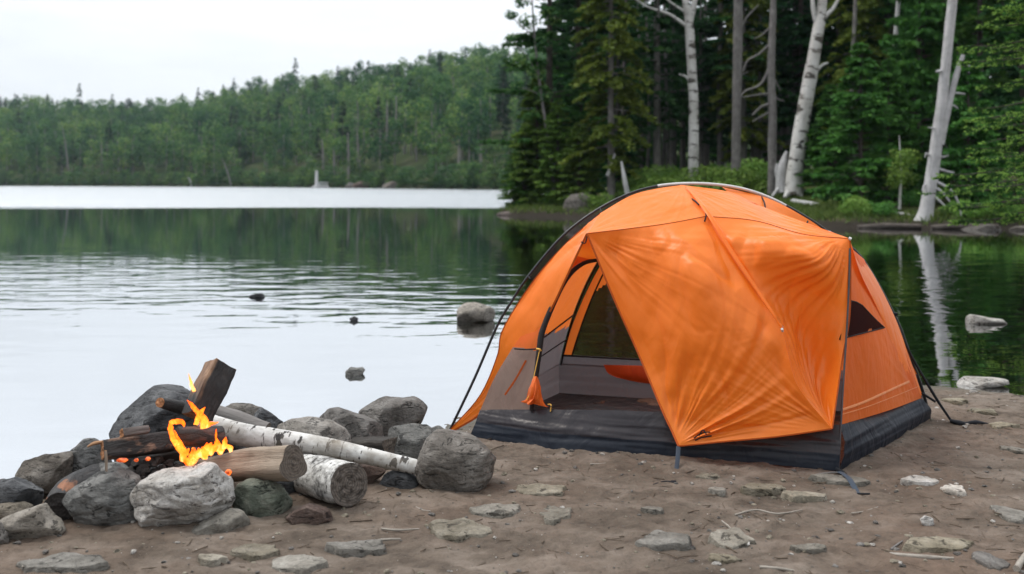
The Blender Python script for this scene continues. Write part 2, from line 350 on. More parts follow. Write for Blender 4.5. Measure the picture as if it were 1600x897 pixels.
def axis_(a, b, fine, lo, hi):
    c = list(np.arange(a, b, fine)); s = fine; x = b
    while x < hi: c.append(x); s *= 1.22; x += s
    s = fine; x = a
    while x > lo: s *= 1.22; x -= s; c.insert(0, x)
    return np.array(c)
xs = axis_(-2.9, 3.6, .014, -900, 900); ys = axis_(3.1, 7.3, .014, -60, 1000)
GX, GY = np.meshgrid(xs, ys); Z = gz(GX, GY)
mb = MB(); mb.add(np.stack([GX.ravel(), GY.ravel(), Z], 1), q=gridq(len(xs)-1, len(ys)-1))
SOIL = soil_mat(); ground = struct(mb.build('ground', SOIL))

# ------------------------------------------------------------------ lake
m, nt, b, out = mat('lake water'); o = objco(nt, False); sx = N(nt, 'SeparateXYZ', {0: o}); Yc = sx.outputs[1]
wob = math_(nt, 'ADD', Yc, math_(nt, 'MULTIPLY', math_(nt, 'SUBTRACT', noise(nt, vmul(nt, o, (.035, .16, 1)), 1, 5, .65), .5), 26.))
ruf = ramp(nt, N(nt, 'MapRange', {0: wob, 1: 46., 2: 64., 3: 0., 4: 1.}).outputs[0], [(.35, 0), (.65, 1)])
dcl = sx.outputs[0]
amp = N(nt, 'MapRange', {0: math_(nt, 'ADD', Yc, math_(nt, 'MULTIPLY', math_(nt, 'SUBTRACT', noise(nt, vmul(nt, o, (.25, .3, 1)), 1, 3, .5), .5), 6.)), 1: 7.5, 2: 12., 3: .17, 4: 1.}).outputs[0]
amp = math_(nt, 'MULTIPLY', amp, N(nt, 'MapRange', {0: Yc, 1: 11.5, 2: 21., 3: 1., 4: .10}).outputs[0])
w1 = noise(nt, vmul(nt, o, (1.15, 2.5, 1)), 1, 2, .4, .4); w2 = noise(nt, vmul(nt, o, (4., 8., 1)), 1, 2, .5)
hgt = math_(nt, 'MULTIPLY', math_(nt, 'ADD', w1, math_(nt, 'MULTIPLY', w2, .09)), amp)
nb = bump(nt, hgt, 1., .021)
wr = math_(nt, 'MULTIPLY', noise(nt, vmul(nt, o, (1.1, 2.6, 1)), 1, 4, .6), ruf)
nb = bump(nt, wr, 1., .35, nb)
gl = N(nt, 'BsdfGlossy', {'Color': mix(nt, ruf, (.97, .985, 1), (.80, .825, .84)), 'Roughness': N(nt, 'MapRange', {0: ruf, 1: 0., 2: 1., 3: .015, 4: .27}).outputs[0], 'Normal': nb}).outputs[0]
fr = N(nt, 'Fresnel', {'IOR': 1.333, 'Normal': nb}).outputs[0]
fr = math_(nt, 'POWER', math_(nt, 'MAXIMUM', fr, .001), .22)
ins = N(nt, 'BsdfTransparent', {'Color': (.42, .47, .30, 1)}).outputs[0]
L(nt, N(nt, 'MixShader', {0: fr, 1: ins, 2: gl}).outputs[0], out.inputs['Surface'])
mb = MB(); wx = np.linspace(-900, 900, 31); wy = np.linspace(-20, 995, 31); WXg, WYg = np.meshgrid(wx, wy)
mb.add(np.stack([WXg.ravel(), WYg.ravel(), np.full(WXg.size, WZ)], 1), q=gridq(30, 30)); lake = struct(mb.build('lake_water', m))

# ------------------------------------------------------------------ rocks (outline at true size, real depth)
def rock(poly, Y, mt, label, seed, thick=.85, rough=.05, facets=7, sub=5, group='stones of the fire ring', name='rock', cat='rock', fz=(.70, .93), box_=.72):
    poly = np.asarray(poly, float); c = (poly.max(0)+poly.min(0))/2; rng = np.random.RandomState(seed)
    A = poly-c; B = np.roll(A, -1, 0); th = np.linspace(-math.pi, math.pi, 361); R = np.zeros(361)
    for k, a in enumerate(th):
        d = np.array([math.cos(a), -math.sin(a)]); e = B-A; den = d[0]*e[:, 1]-d[1]*e[:, 0]; den = np.where(abs(den) < 1e-9, 1e-9, den)
        t = (A[:, 0]*e[:, 1]-A[:, 1]*e[:, 0])/den; u = (A[:, 0]*d[1]-A[:, 1]*d[0])/den
        ok = (t > 0) & (u >= -1e-6) & (u <= 1+1e-6); R[k] = t[ok].max() if ok.any() else 5
    Rs = np.convolve(np.concatenate([R[-9:-1], R, R[1:9]]), np.hanning(13)/np.hanning(13).sum(), 'same')[8:-8]
    V, T = ico(sub); rho = np.hypot(V[:, 0], V[:, 2]); ang = np.arctan2(V[:, 2], V[:, 0])
    r = np.interp(ang, th, Rs)/F*Y; mr = Rs.mean()/F*Y
    g = rho**box_; D = np.sign(V[:, 1])*abs(V[:, 1])**.8*thick*mr
    X = np.stack([r*g*V[:, 0]/(rho+1e-9), D, r*g*V[:, 2]/(rho+1e-9)], 1)
    for k in range(facets):
        n = rng.normal(size=3)*np.array([.9, 1, .9]); n[1] = -abs(n[1])-.25 if k < facets*.75 else abs(n[1]); n[2] += .25; n /= np.linalg.norm(n)
        dd = X@n; lim = dd.max()*rng.uniform(*fz); ex = np.maximum(dd-lim, 0); X = X-n*(ex*.97)[:, None]
    nn = X/(np.linalg.norm(X, axis=1)[:, None]+1e-9); s0 = seed*1.7
    k = 1.35/mr
    d = fbm(X*k+s0, 5, .5)*rough*mr
    d = d-rough*.9*mr*np.clip(.22-abs(perlin(X*k*1.3*np.array([.6, .6, 1.9])+s0+9)), 0, 1)*2.2
    X = X+nn*d[:, None]
    mb = MB(); ctr = P(c[0], c[1], Y); mb.add(X+ctr, t=T)
    o = mb.build(name, ROCK[mt], loc=ctr); return tag(o, label, cat, group)
FR = [
 ('dark', 4.78, 11, .9, [(166, 690), (176, 672), (200, 636), (228, 608), (250, 597), (271, 604), (300, 616), (322, 650), (330, 700), (330, 740), (240, 745), (170, 735)], 'tall dark grey boulder rising behind the burning logs'),
 ('brown', 4.32, 12, .8, [(20, 750), (43, 715), (75, 704), (107, 702), (111, 712), (112, 750), (100, 775), (60, 778), (30, 768)], 'dark flat-topped rock at the water side of the ring, far left'),
 ('dark', 4.05, 13, .8, [(-14, 758), (0, 752), (32, 744), (50, 751), (66, 770), (64, 790), (40, 797), (-10, 792)], 'small black rock between the dark flat-topped rock and the pale slabs'),
 ('mid', 4.45, 14, .8, [(104, 726), (111, 704), (132, 683), (147, 683), (162, 698), (172, 730), (165, 770), (115, 772), (104, 750)], 'smooth pale grey rock behind the charred log tip'),
 ('mid', 3.98, 16, .9, [(102, 786), (111, 765), (146, 741), (182, 734), (214, 747), (219, 765), (226, 800), (228, 826), (200, 830), (157, 832), (118, 821)], 'grey boulder with a dark hollow, left of the big pale rock'),
 ('light', 3.95, 17, .85, [(208, 767), (221, 751), (250, 737), (300, 730), (329, 719), (341, 727), (357, 751), (363, 776), (362, 804), (343, 810), (314, 812), (286, 822), (246, 826), (226, 820), (214, 797)], 'big pale rough rock in front of the flames'),
 ('flat', 3.90, 18, 1.2, [(270, 838), (304, 819), (357, 797), (379, 801), (389, 815), (386, 829), (343, 842), (300, 848), (276, 846)], 'low tilted slab under the big pale rock'),
 ('beige', 3.80, 19, 1.0, [(-2, 812), (30, 800), (64, 789), (82, 812), (104, 825), (104, 832), (71, 842), (32, 850), (10, 846)], 'pale angular slab lying at the left edge of the ring'),
 ('beige', 3.98, 20, 1.0, [(-14, 790), (10, 785), (36, 785), (50, 792), (40, 808), (-8, 812)], 'small pale slab wedged above the pale angular slab'),
 ('brown', 3.70, 21, .9, [(-30, 812), (-8, 812), (10, 838), (12, 850), (0, 858), (-30, 858)], 'brown rock cut by the left picture edge'),
 ('dark', 4.7, 22, .9, [(-14, 752), (3, 747), (14, 752), (16, 766), (-10, 768)], 'little dark stone at the water edge by the left picture edge'),
 ('green', 4.05, 23, .85, [(363, 775), (370, 757), (383, 749), (420, 751), (436, 762), (458, 787), (456, 802), (440, 819), (425, 824), (395, 819), (378, 803), (366, 797)], 'greenish grey angular rock right of the big pale rock'),
 ('dark', 4.95, 24, .9, [(394, 648), (409, 632), (423, 635), (444, 655), (446, 690), (430, 710), (396, 705), (390, 680)], 'dark pointed rock behind the birch log'),
 ('brown', 5.05, 25, .9, [(345, 640), (360, 632), (390, 631), (408, 636), (412, 690), (380, 705), (340, 700), (335, 665)], 'brown rounded rock left of the dark pointed rock'),
 ('beige', 4.72, 26, .9, [(424, 668), (447, 656), (487, 655), (514, 659), (538, 674), (554, 692), (556, 722), (520, 735), (450, 730), (424, 700)], 'beige smooth rock right behind the birch log'),
 ('brown', 5.02, 27, .9, [(486, 655), (506, 640), (551, 639), (594, 652), (608, 672), (606, 705), (560, 714), (510, 712), (485, 690)], 'grey brown rock between the beige rock and the rearmost rock'),
 ('brown', 5.28, 28, .9, [(560, 640), (599, 621), (629, 624), (648, 621), (664, 631), (669, 639), (662, 655), (655, 690), (600, 700), (560, 685)], 'rearmost brown rock by the water, with a peaked top'),
 ('mid', 4.78, 29, .9, [(603, 672), (629, 655), (655, 654), (674, 670), (682, 700), (676, 730), (640, 738), (612, 728), (602, 700)], 'smooth grey rock behind the large round boulder'),
 ('mid', 5.05, 30, .9, [(670, 668), (686, 665), (699, 673), (704, 695), (690, 708), (668, 700)], 'small grey stone peeping out between boulder and tent'),
 ('dark', 4.42, 32, .95, [(650, 730), (654, 712), (661, 694), (677, 676), (701, 674), (749, 682), (768, 695), (775, 714), (771, 741), (757, 765), (738, 772), (701, 767), (669, 762), (653, 750)], 'large round dark boulder at the right end of the birch log'),
 ('dark', 4.42, 33, .9, [(580, 764), (592, 746), (613, 735), (637, 737), (655, 750), (664, 770), (640, 783), (599, 781)], 'half buried dark rock under the birch log by the round boulder'),
 ('red', 4.48, 34, 1.1, [(540, 728), (575, 727), (606, 735), (600, 744), (566, 762), (540, 762)], 'reddish flat rock under the birch log'),
 ('red', 3.98, 35, 1.2, [(438, 818), (460, 794), (482, 788), (514, 799), (522, 818), (480, 826)], 'low brownish stone half sunk in the soil below the short birch log'),
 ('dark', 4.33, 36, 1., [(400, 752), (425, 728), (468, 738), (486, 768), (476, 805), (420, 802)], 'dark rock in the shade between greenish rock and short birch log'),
 ('mid', 4.28, 37, .8, [(122, 745), (150, 725), (185, 722), (205, 738), (205, 775), (150, 790), (118, 775)], 'grey rock under the charred log'),
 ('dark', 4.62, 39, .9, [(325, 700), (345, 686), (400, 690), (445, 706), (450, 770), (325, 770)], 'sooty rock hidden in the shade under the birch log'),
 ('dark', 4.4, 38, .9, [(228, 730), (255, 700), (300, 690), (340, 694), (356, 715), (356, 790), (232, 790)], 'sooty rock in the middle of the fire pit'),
]
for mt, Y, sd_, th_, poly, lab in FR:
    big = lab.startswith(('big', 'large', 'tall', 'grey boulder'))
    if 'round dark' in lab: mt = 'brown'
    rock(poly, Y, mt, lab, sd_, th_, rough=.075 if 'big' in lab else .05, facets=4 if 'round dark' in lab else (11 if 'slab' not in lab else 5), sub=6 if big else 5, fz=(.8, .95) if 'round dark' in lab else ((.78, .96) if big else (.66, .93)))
# rocks standing in the lake
WR = [
 ('beige', None, 51, [(714, 482), (722, 474), (740, 472), (768, 479), (774, 489), (772, 502), (716, 504)], 'tan block of rock standing in the lake left of the tent'),
 ('mid', None, 52, [(540, 580), (547, 574), (556, 575), (566, 574), (571, 578), (566, 586), (550, 588)], 'small grey stone poking out of the calm water'),
 ('light', None, 53, [(1507, 497), (1516, 491), (1530, 493), (1550, 497), (1576, 500), (1574, 506), (1508, 508)], 'long pale rock in the dark water right of the tent'),
 ('light', None, 54, [(1495, 596), (1504, 588), (1530, 589), (1574, 592), (1576, 600), (1540, 606), (1498, 604)], 'flat pale rock just off the shore right of the tent'),
 ('light', None, 55, [(1513, 620), (1519, 608), (1530, 612), (1536, 624), (1514, 626)], 'little pointed pale stone on the shoreline'),
]
for mt, _, sd_, poly, lab in WR:
    yb = max(p[1] for p in poly)-2; Y = F*(H-WZ)/(yb-YH); poly = poly+[(poly[-1][0]+2, poly[-1][1]+5), (poly[0][0], poly[-1][1]+5)]
    rock(poly, Y+.03, mt, lab, sd_, 1.2, group='rocks in the water', facets=6, sub=4)
def dark_bit(poly, lab, sd_, cat, name):
    Y = F*(H-WZ)/(max(p[1] for p in poly)-1-YH); rock(poly, Y, 'dark', lab, sd_, .6, group=None, sub=4, name=name, cat=cat)
dark_bit([(386, 462), (400, 459), (413, 457), (414, 466), (390, 466)], 'black wedge of driftwood floating on the bright water', 61, 'driftwood', 'floating_driftwood')
dark_bit([(545, 498), (553, 494), (560, 497), (559, 502), (547, 502)], 'small dark lump breaking the rippled water', 62, 'stone', 'stone')

# flat stones bedded in the dirt
def slab(px, py, wpx, dpx, lab, seed, mt='flat', h=.028, tilt=None, name='embedded_stone', cat='stone', group='stones bedded in the beach'):
    rng = np.random.RandomState(seed); c = PG(px, py); Y = c[1]; rx = wpx/2/F*Y; ry = dpx/2*Y*Y/(F*H)
    c[2] = gz([c[0]], [Y], False)[0]
    V, T = ico(5); a = np.arctan2(V[:, 1], V[:, 0]); rho = np.hypot(V[:, 0], V[:, 1])
    ang = sorted(rng.uniform(0, 2*math.pi, 7)); R = np.full(len(V), 1.)
    for q in ang:
        R = np.minimum(R, rng.uniform(.62, 1.0)/np.maximum(np.cos(a-q), .35))
    R = R*(1+.2*fbm(np.stack([np.cos(a)*1.5, np.sin(a)*1.5, a*0+seed], 1), 3))
    X = np.stack([V[:, 0]/(rho+1e-9)*rho**.42*R*rx, V[:, 1]/(rho+1e-9)*rho**.42*R*ry, np.sign(V[:, 2])*np.minimum(abs(V[:, 2])*1.7, .82+.18*abs(V[:, 2]))*h], 1)
    X[:, 2] += .007*fbm(X*np.array([11, 11, 9])+seed, 4)+(X[:, 0]*rng.uniform(-.05, .05)+X[:, 1]*(rng.uniform(-.06, .02) if tilt is None else tilt))
    X[:, :2] *= 1+.05*fbm(X*14+seed, 3)[:, None]
    mb = MB(); c2 = c-np.array([0, 0, h*.42]); mb.add(X+c2, t=T); o = mb.build(name, ROCK[mt], loc=c2); return tag(o, lab, cat, group)
SL = [(718, 834, 122, 36, 'wide pale slab in the middle of the beach, in front of the round boulder'), (770, 803, 92, 24, 'low sandy stone just above the wide pale slab'),
 (842, 772, 82, 20, 'flat stone with an undercut dark edge between boulder and tent'), (866, 806, 52, 30, 'rounded pale stone right of the low sandy stone'),
 (1034, 850, 96, 24, 'long grey stone with dark underside below the tent strap'), (1146, 848, 90, 30, 'triangular grey stone right of the long grey stone'),
 (1195, 769, 72, 14, 'thin flat stone in front of the tent hem'), (1256, 780, 66, 18, 'flat stone between the thin stone and the corner strap'),
 (1318, 755, 104, 16, 'wide flat stone under the tent corner strap'), (1433, 757, 66, 12, 'white flat stone right of the tent corner'), (1490, 768, 46, 18, 'small broken stone beyond the white flat stone'),
 (1105, 748, 46, 10, 'low grey stone beside the front guy strap'), (1122, 770, 36, 12, 'small pale flat stone below the front guy strap'), (1578, 806, 56, 24, 'pale slab cut by the right picture edge'),
 (1470, 856, 150, 26, 'long pale slab beside the dry stick'), (95, 888, 150, 34, 'broad smooth slab in the bottom left corner'), (562, 860, 100, 20, 'pale streaky slab left of the wide pale slab'),
 (468, 886, 90, 26, 'rounded slab at the bottom edge, left of centre'), (400, 868, 80, 20, 'low pale slab in the bare dirt below the fire ring'), (1130, 880, 64, 12, 'small brick-shaped stone below the triangular grey stone'),
 (1262, 864, 66, 10, 'thin stone sliver left of the dry stick'), (1545, 882, 60, 22, 'dark-edged stone at the bottom right'), (1585, 706, 50, 14, 'pale stone on the right shore, half out of the picture'),
 (1535, 645, 60, 9, 'pale stone near the waterline right of the tent'), (1490, 628, 40, 7, 'small stone at the waterline close to the tent'), (1565, 668, 50, 9, 'flat stone between waterline and right edge stone'),
 (1020, 800, 40, 9, 'small stone in the dirt left of the long grey stone'), (1350, 690, 40, 8, 'little stone in the tent shade'), (1410, 668, 44, 9, 'small stone behind the tent corner'), (330, 880, 70, 16, 'low stone between the bottom slabs')]
for k, (px, py, wp, dp, lab) in enumerate(SL):
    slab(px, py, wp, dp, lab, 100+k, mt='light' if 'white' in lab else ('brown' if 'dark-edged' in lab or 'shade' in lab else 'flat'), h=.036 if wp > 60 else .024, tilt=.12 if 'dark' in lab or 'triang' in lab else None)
c = PG(1448, 822); rock([(1438, 812), (1446, 806), (1457, 809), (1459, 818), (1452, 825), (1442, 823)], c[1], 'light', 'round pale pebble standing up on bare dirt', 140, group='stones bedded in the beach', sub=4, name='pebble', cat='pebble')

# uncountable grit and litter on the beach
rng = np.random.RandomState(3)
def beach_pts(n, ymax=6.9):
    px = rng.uniform(-30, 1630, n); py = YH+F*H/rng.uniform(3.35, ymax, n)**1.0; p = np.array([PG(a, b) for a, b in zip(px, py)])
    d = signed(p[:, :2], SH); p = p[d > .15]; p[:, 2] = gz(p[:, 0], p[:, 1]); return p
V1, T1 = ico(2); mbs = {k: MB() for k in range(3)}
for i, p in enumerate(beach_pts(3600)):
    s = .002+.010*rng.rand()**5; D = V1*(1+.25*rng.normal(size=(len(V1), 1))*.6)*np.array([rng.uniform(.8, 1.5), rng.uniform(.8, 1.5), rng.uniform(.45, .8)])*s
    mbs[[0, 0, 1, 1, 1, 2][i % 6]].add(D+p+[0, 0, s*.15], t=T1)
for k, (mt, lab) in enumerate([('flat', 'pale grit scattered over the dirt beach'), ('brown', 'brown grit scattered over the dirt beach'), ('light', 'white chips scattered over the dirt beach')]):
    stuff(mbs[k].build('grit', ROCK[mt], smooth=False), lab, 'grit')
mb = MB()
for p in beach_pts(900):
    a = rng.uniform(0, math.pi); l = rng.uniform(.008, .045); d = np.array([math.cos(a), math.sin(a), rng.uniform(-.1, .1)])*l; p = p+[0, 0, .003]
    tube(mb, [p-d, p+rng.normal(size=3)*l*.12*np.array([1, 1, .3]), p+d], rng.uniform(.0008, .0024), 5, tint=rng.rand())
LIT = bark_mat('dry litter', (.05, .038, .03), (.12, .09, .065), (.26, .21, .16), 60, 20)
stuff(mb.build('twig_litter', LIT), 'tiny dark twigs and needles strewn on the dirt', 'litter')
def stick(pts, r, lab, mt='stick', seed=1):
    W = [PG(a, b) for a, b in pts]
    for q in W: q[2] = gz([q[0]], [q[1]], False)[0]+r*.9
    mb = MB(); tube(mb, W, [r, r*.95, r*.6], 10, nl=24, namp=.2, nsc=40, seed=seed); return tag(mb.build('stick', BARK[mt], loc=W[0]), lab, 'stick', 'sticks on the beach')
for pts, r, lab in [
 ([(1390, 872), (1440, 876), (1490, 878)], .0085, 'straight peeled stick lying beside the long pale slab'),
 ([(1148, 808), (1180, 800), (1215, 806), (1254, 800)], .004, 'thin wavy twig in front of the tent corner'),
 ([(1128, 818), (1136, 824), (1144, 832)], .0045, 'short pale stub above the triangular grey stone'),
 ([(1187, 891), (1215, 893), (1240, 896)], .006, 'pale stick cut by the bottom picture edge'),
 ([(1588, 896), (1596, 884), (1603, 872)], .012, 'peeled stick poking in at the bottom right corner'),
 ([(1392, 862), (1400, 856), (1410, 849)], .004, 'short dark twig touching the long pale slab'),
 ([(586, 849), (604, 847), (626, 846)], .005, 'bent twig beside the pale streaky slab'),
 ([(645, 793), (660, 800), (673, 802)], .0035, 'thin straw-coloured twig below the short birch log'),
 ([(922, 728), (945, 727), (958, 725)], .0035, 'thin twig in front of the tent door'),
 ([(1275, 744), (1300, 741), (1320, 742)], .0035, 'dark twig under the tent corner strap'),
 ([(34, 891), (42, 883), (46, 878)], .0045, 'whitish splinter standing by the broad smooth slab'),
 ([(1330, 805), (1350, 802), (1372, 795)], .003, 'hair-thin twig right of the wavy twig'),
 ([(596, 830), (620, 832), (655, 830)], .0045, 'dry twig lying above the pale streaky slab')]:
    stick(pts, r, lab, 'grey' if 'dark' in lab else 'stick', len(lab))

# ------------------------------------------------------------------ logs and fire
def log(name, label, cat, pts, rad, mats, seed, n=36, nl=46, prof=None, up=(0, 0, 1), namp=.09, nsc=9, cb=.006, group='logs on the campfire', tint=.5):
    W = [P(*p) for p in pts]; t = thing(name, label, cat, W[0], group)
    mb = MB(); tube(mb, W, rad, n, m=0, nl=nl, prof=prof, up=up, namp=namp, nsc=nsc, seed=seed, cap=False); o = mb.build('bark', mats[0], t)
    full = MB(); tube(full, W, rad, n, m=0, mcap=1, nl=nl, prof=prof, up=up, namp=namp, nsc=nsc, seed=seed, cap=True, caprings=8, capbump=cb)
    for k in (1, 2): mb = MB(); mb.v.append(full.v[k]); mb.pc.append(full.pc[k]); mb.ti.append(full.ti[k]); off = sum(len(x) for x in full.v[:k]); mb.q.append(full.q[k]-off+mb.n); mb.qm.append(full.qm[k]*0); mb.t.append(full.t[k-1]-off+mb.n); mb.tm.append(full.tm[k-1]*0); mb.n += len(full.v[k]); mb.build('cut_end', mats[1], t)
    return t
def half(a, lo=.25):                 # split-log cross section
    y = math.sin(a); return 1. if y > -lo else lo/max(-y, 1e-3)
def quad(a): 
    a = (a+.3) % (math.pi/2)-math.pi/4; return .78/math.cos(a)
log('birch_log', 'long white birch log leaning from the flames to the round boulder', 'log', [(318, 661, 4.58), (380, 679, 4.52), (450, 689, 4.48), (514, 699, 4.45), (590, 716, 4.42), (664, 733, 4.4)], [.048, .051, .046, .040, .036, .033], [BARK['log_birch'], END['char']], 1, n=40, nl=90, namp=.05, nsc=7)
log('firewood_log', 'burning charred log with an orange split end pointing left', 'log', [(160, 704, 4.05), (215, 697, 4.12), (278, 688, 4.22)], [.043, .048, .046], [CHAR2, END['orange']], 2, prof=lambda a: quad(a)*1.05, namp=.10)
log('firewood_log', 'short reddish charred log inside the flames', 'log', [(276, 681, 4.16), (310, 682, 4.2), (346, 680, 4.26)], [.038, .043, .040], [CHAR3, END['char']], 3, namp=.08)
log('firewood_log', 'split log standing upright and tilted above the flames', 'log', [(308, 652, 4.34), (327, 610, 4.41), (345, 572, 4.48)], [.062, .066, .064], [char_mat('half burnt split log', .75, (.22, .13, .085), face=.043), END['orange']], 4, prof=lambda a: quad(a+.75)*1.08, namp=.12, nsc=16, up=(.3, -1, 0))
log('firewood_log', 'small charred stub with an orange cut end near the tall boulder', 'log', [(250, 629, 4.30), (272, 634, 4.42), (300, 642, 4.55)], [.020, .026, .028], [CHAR, END['orange']], 5, namp=.12)
log('weathered_log', 'weathered tan log with a cracked cut end facing the tent', 'log', [(300, 742, 4.34), (330, 736, 4.3), (385, 728, 4.2), (458, 724, 4.03)], [.052, .058, .066, .068], [BARK['tan'], END['tan']], 6, namp=.09, n=44, prof=lambda a: 1+.09*math.cos(3*a+1.2)+.06*math.cos(5*a+.3))
log('birch_log', 'short thick birch log with shaggy white bark and a fuzzy cut end', 'log', [(468, 741, 4.42), (500, 746, 4.27), (546, 757, 4.10)], [.086, .089, .089], [birch_mat('shaggy birch bark', 8., 1., .62, (.03, .027, .024)), END['grey']], 7, n=44, namp=.08, cb=.012)
log('charred_log', 'black burnt log with orange scorched streaks at the left of the ring', 'log', [(92, 792, 3.93), (112, 766, 4.08), (152, 745, 4.32)], [.058, .066, .058], [char_mat('scorched log', .56, (.26, .10, .04)), END['char']], 8, namp=.1)
log('split_log', 'half-split dark log with a fuzzy brown end behind the birch log', 'log', [(546, 692, 4.86), (580, 690, 4.8), (612, 690, 4.70)], [.06, .062, .06], [bark_mat('dark bark', (.015, .013, .012), (.05, .045, .04), (.15, .14, .125), 30, 6), END['tan']], 9, prof=lambda a: half(a+math.pi), namp=.06)
log('grey_log', 'grey log lying above the birch log beside the upright split log', 'log', [(322, 641, 4.72), (360, 652, 4.72), (418, 672, 4.68)], [.036, .042, .036], [BARK['grey'], END['grey']], 10, namp=.16)
log('firewood_plank', 'thin grey plank piece lying on top of the charred log', 'plank', [(190, 677, 4.02), (210, 674, 4.06), (231, 671, 4.1)], [.021, .021, .020], [bark_mat('scorched plank', (.04, .032, .028), (.13, .11, .1), (.3, .27, .25), 50, 5), END['orange']], 11, prof=lambda a: quad(a)*1., namp=.05)
log('wood_splinter', 'pale vertical splinter hanging at the tip of the charred log', 'splinter', [(165, 704, 3.99), (166, 718, 3.99), (166, 736, 3.985)], [.006, .0075, .006], [BARK['tan'], END['orange']], 12, n=10, prof=quad)
log('wood_splinter', 'bright orange-edged chip on the left tip of the charred log', 'splinter', [(137, 699, 4.05), (148, 694, 4.06), (166, 691, 4.08)], [.006, .012, .010], [SPLIT, END['orange']], 13, n=12, prof=half)
log('charred_log', 'charred branch lying low under the burning log', 'log', [(215, 722, 4.2), (260, 712, 4.25), (300, 705, 4.3)], [.03, .032, .03], [CHAR, END['char']], 14)
# charcoal heap in the pit
rng = np.random.RandomState(12); mb = MB(); V2, T2 = ico(3)
for k in range(170):
    a = rng.uniform(0, 2*math.pi); r = rng.rand()**.6; px = 240+92*r*math.cos(a); Y = 4.16+.20*r*math.sin(a); s = rng.uniform(.008, .024)
    X = (px-CX)/F*4.16; zz = .215*(1-r**1.6)-.02
    for lvl in range(3):
        V = V2*s*np.array([1.3, 1, .8]); n = rng.normal(size=(5, 3)); n /= np.linalg.norm(n, axis=1)[:, None]
        for q in n: e = np.maximum(V@q-s*.55, 0); V = V-q*e[:, None]
        mb.add(V+np.array([X+rng.normal()*.01, Y, max(zz-lvl*.045, 0)]), t=T2)
stuff(mb.build('charcoal', END['char'], smooth=False), 'heap of black charcoal and ash in the fire pit', 'charcoal')
em, nt, b, out = mat('glowing ember'); o = objco(nt)
b.inputs['Base Color'].default_value = (.05, .02, .01, 1); L(nt, ramp(nt, noise(nt, o, 45, 4, .6), [(.35, (.25, .015, 0)), (.6, (1, .18, .02))]), b.inputs['Emission Color']); b.inputs['Emission Strength'].default_value = 1.3
for k, (px, py, wd, hh, lab) in enumerate([(191, 719, 20, 6, 'long glowing ember under the orange tip of the charred log'), (213, 719, 8, 5, 'small glowing ember in the middle of the charcoal'), (231, 717, 9, 6, 'glowing ember close to the flames'), (357, 738, 11, 9, 'glowing orange patch of coal on the end of the tan log')]):
    Y = 3.99 if k < 3 else 4.03
    poly = [(px-wd/2, py), (px-wd/4, py-hh/2), (px+wd/4, py-hh/2), (px+wd/2, py), (px+wd/4, py+hh/2), (px-wd/4, py+hh/2)]
    o_ = rock(poly, Y, 'dark', lab, 200+k, 1., sub=4, name='ember', cat='ember', group='glowing embers'); o_.data.materials[0] = em
# flames
fm, nt, b, out = mat('flame'); p = attr(nt, 'pcoord').outputs['Vector']; al = attr(nt, 'tint').outputs['Fac']
wp = objco(nt, False)
n1 = noise(nt, vmul(nt, wp, (26, 26, 15)), 1, 5, .65, 1.6)
heat = math_(nt, 'ADD', math_(nt, 'MULTIPLY', al, .46), math_(nt, 'MULTIPLY', n1, .92))
col = ramp(nt, heat, [(.36, (1, .045, .002)), (.58, (1, .13, .006)), (.80, (1, .26, .025)), (1, (1, .42, .13))])
e = N(nt, 'Emission', {'Color': col, 'Strength': 2.7}).outputs[0]; tr = N(nt, 'BsdfTransparent').outputs[0]
lw = N(nt, 'LayerWeight', {'Blend': .5}).outputs['Facing']
op = math_(nt, 'MULTIPLY', ramp(nt, lw, [(.0, .95), (.2, .78), (.42, .38), (.65, .08), (.8, .0)]), N(nt, 'MapRange', {0: n1, 1: .3, 2: .55, 3: .45, 4: 1.}).outputs[0])
L(nt, N(nt, 'MixShader', {0: op, 1: tr, 2: e}).outputs[0], out.inputs['Surface'])
fl = thing('campfire_flame', 'orange flames licking around the short reddish log and upright split log', 'fire', P(305, 715, 4.05))
def tongue(pts, rad, seed, flat=.5, hot=.5):
    W = np.array([P(*q) for q in pts]); mb = MB(); nl = 40
    rad = [q*(1.3 if 7 <= seed <= 10 or seed >= 40 else .95) for q in rad]; tube(mb, W, rad, 16, nl=nl, prof=lambda a: 1-(1-flat)*abs(math.sin(a)), up=(0, -1, 0), namp=.22, nsc=16, seed=seed, tint=hot, cap=True)
    V = mb.v[0]; k = np.linspace(0, 1, nl).repeat(16)
    mb.v[0] = V+np.stack([fbm(V*30+seed, 3), fbm(V*30+seed+5, 3), fbm(V*30+seed+9, 3)], 1)*.004
    mb.ti[0] = np.clip(hot*(1.15-.9*k), 0, 1); mb.build('flame_tongue', fm, fl)
F0 = 4.10
tongue([(321, 668, F0+.06), (318, 655, F0+.06), (310, 645, F0+.08), (302, 636, F0+.1), (292, 626, F0+.1)], [.022, .018, .014, .010, .002], 1, hot=.55)
tongue([(306, 664, F0+.1), (309, 652, F0+.1), (316, 642, F0+.1), (320, 636, F0+.1)], [.012, .014, .011, .002], 2, hot=.6)
tongue([(322, 664, F0+.06), (330, 662, F0+.06), (341, 660, F0+.08)], [.012, .009, .002], 3, hot=.4)
tongue([(286, 705, F0), (276, 694, F0), (269, 680, F0), (266, 668, F0), (268, 657, F0)], [.020, .015, .013, .014, .006], 4, hot=.6)
tongue([(266, 661, F0), (275, 659, F0), (284, 660, F0+.02), (288, 667, F0+.02)], [.010, .015, .011, .003], 5, hot=.55)
tongue([(288, 706, F0-.02), (282, 693, F0-.02), (276, 682, F0-.02), (272, 672, F0-.02)], [.012, .008, .005, .002], 6, hot=.35)
tongue([(297, 727, 3.985), (300, 719, 4.0), (303, 710, 4.03), (301, 700, 4.06)], [.010, .020, .019, .004], 7, flat=.6, hot=.85)
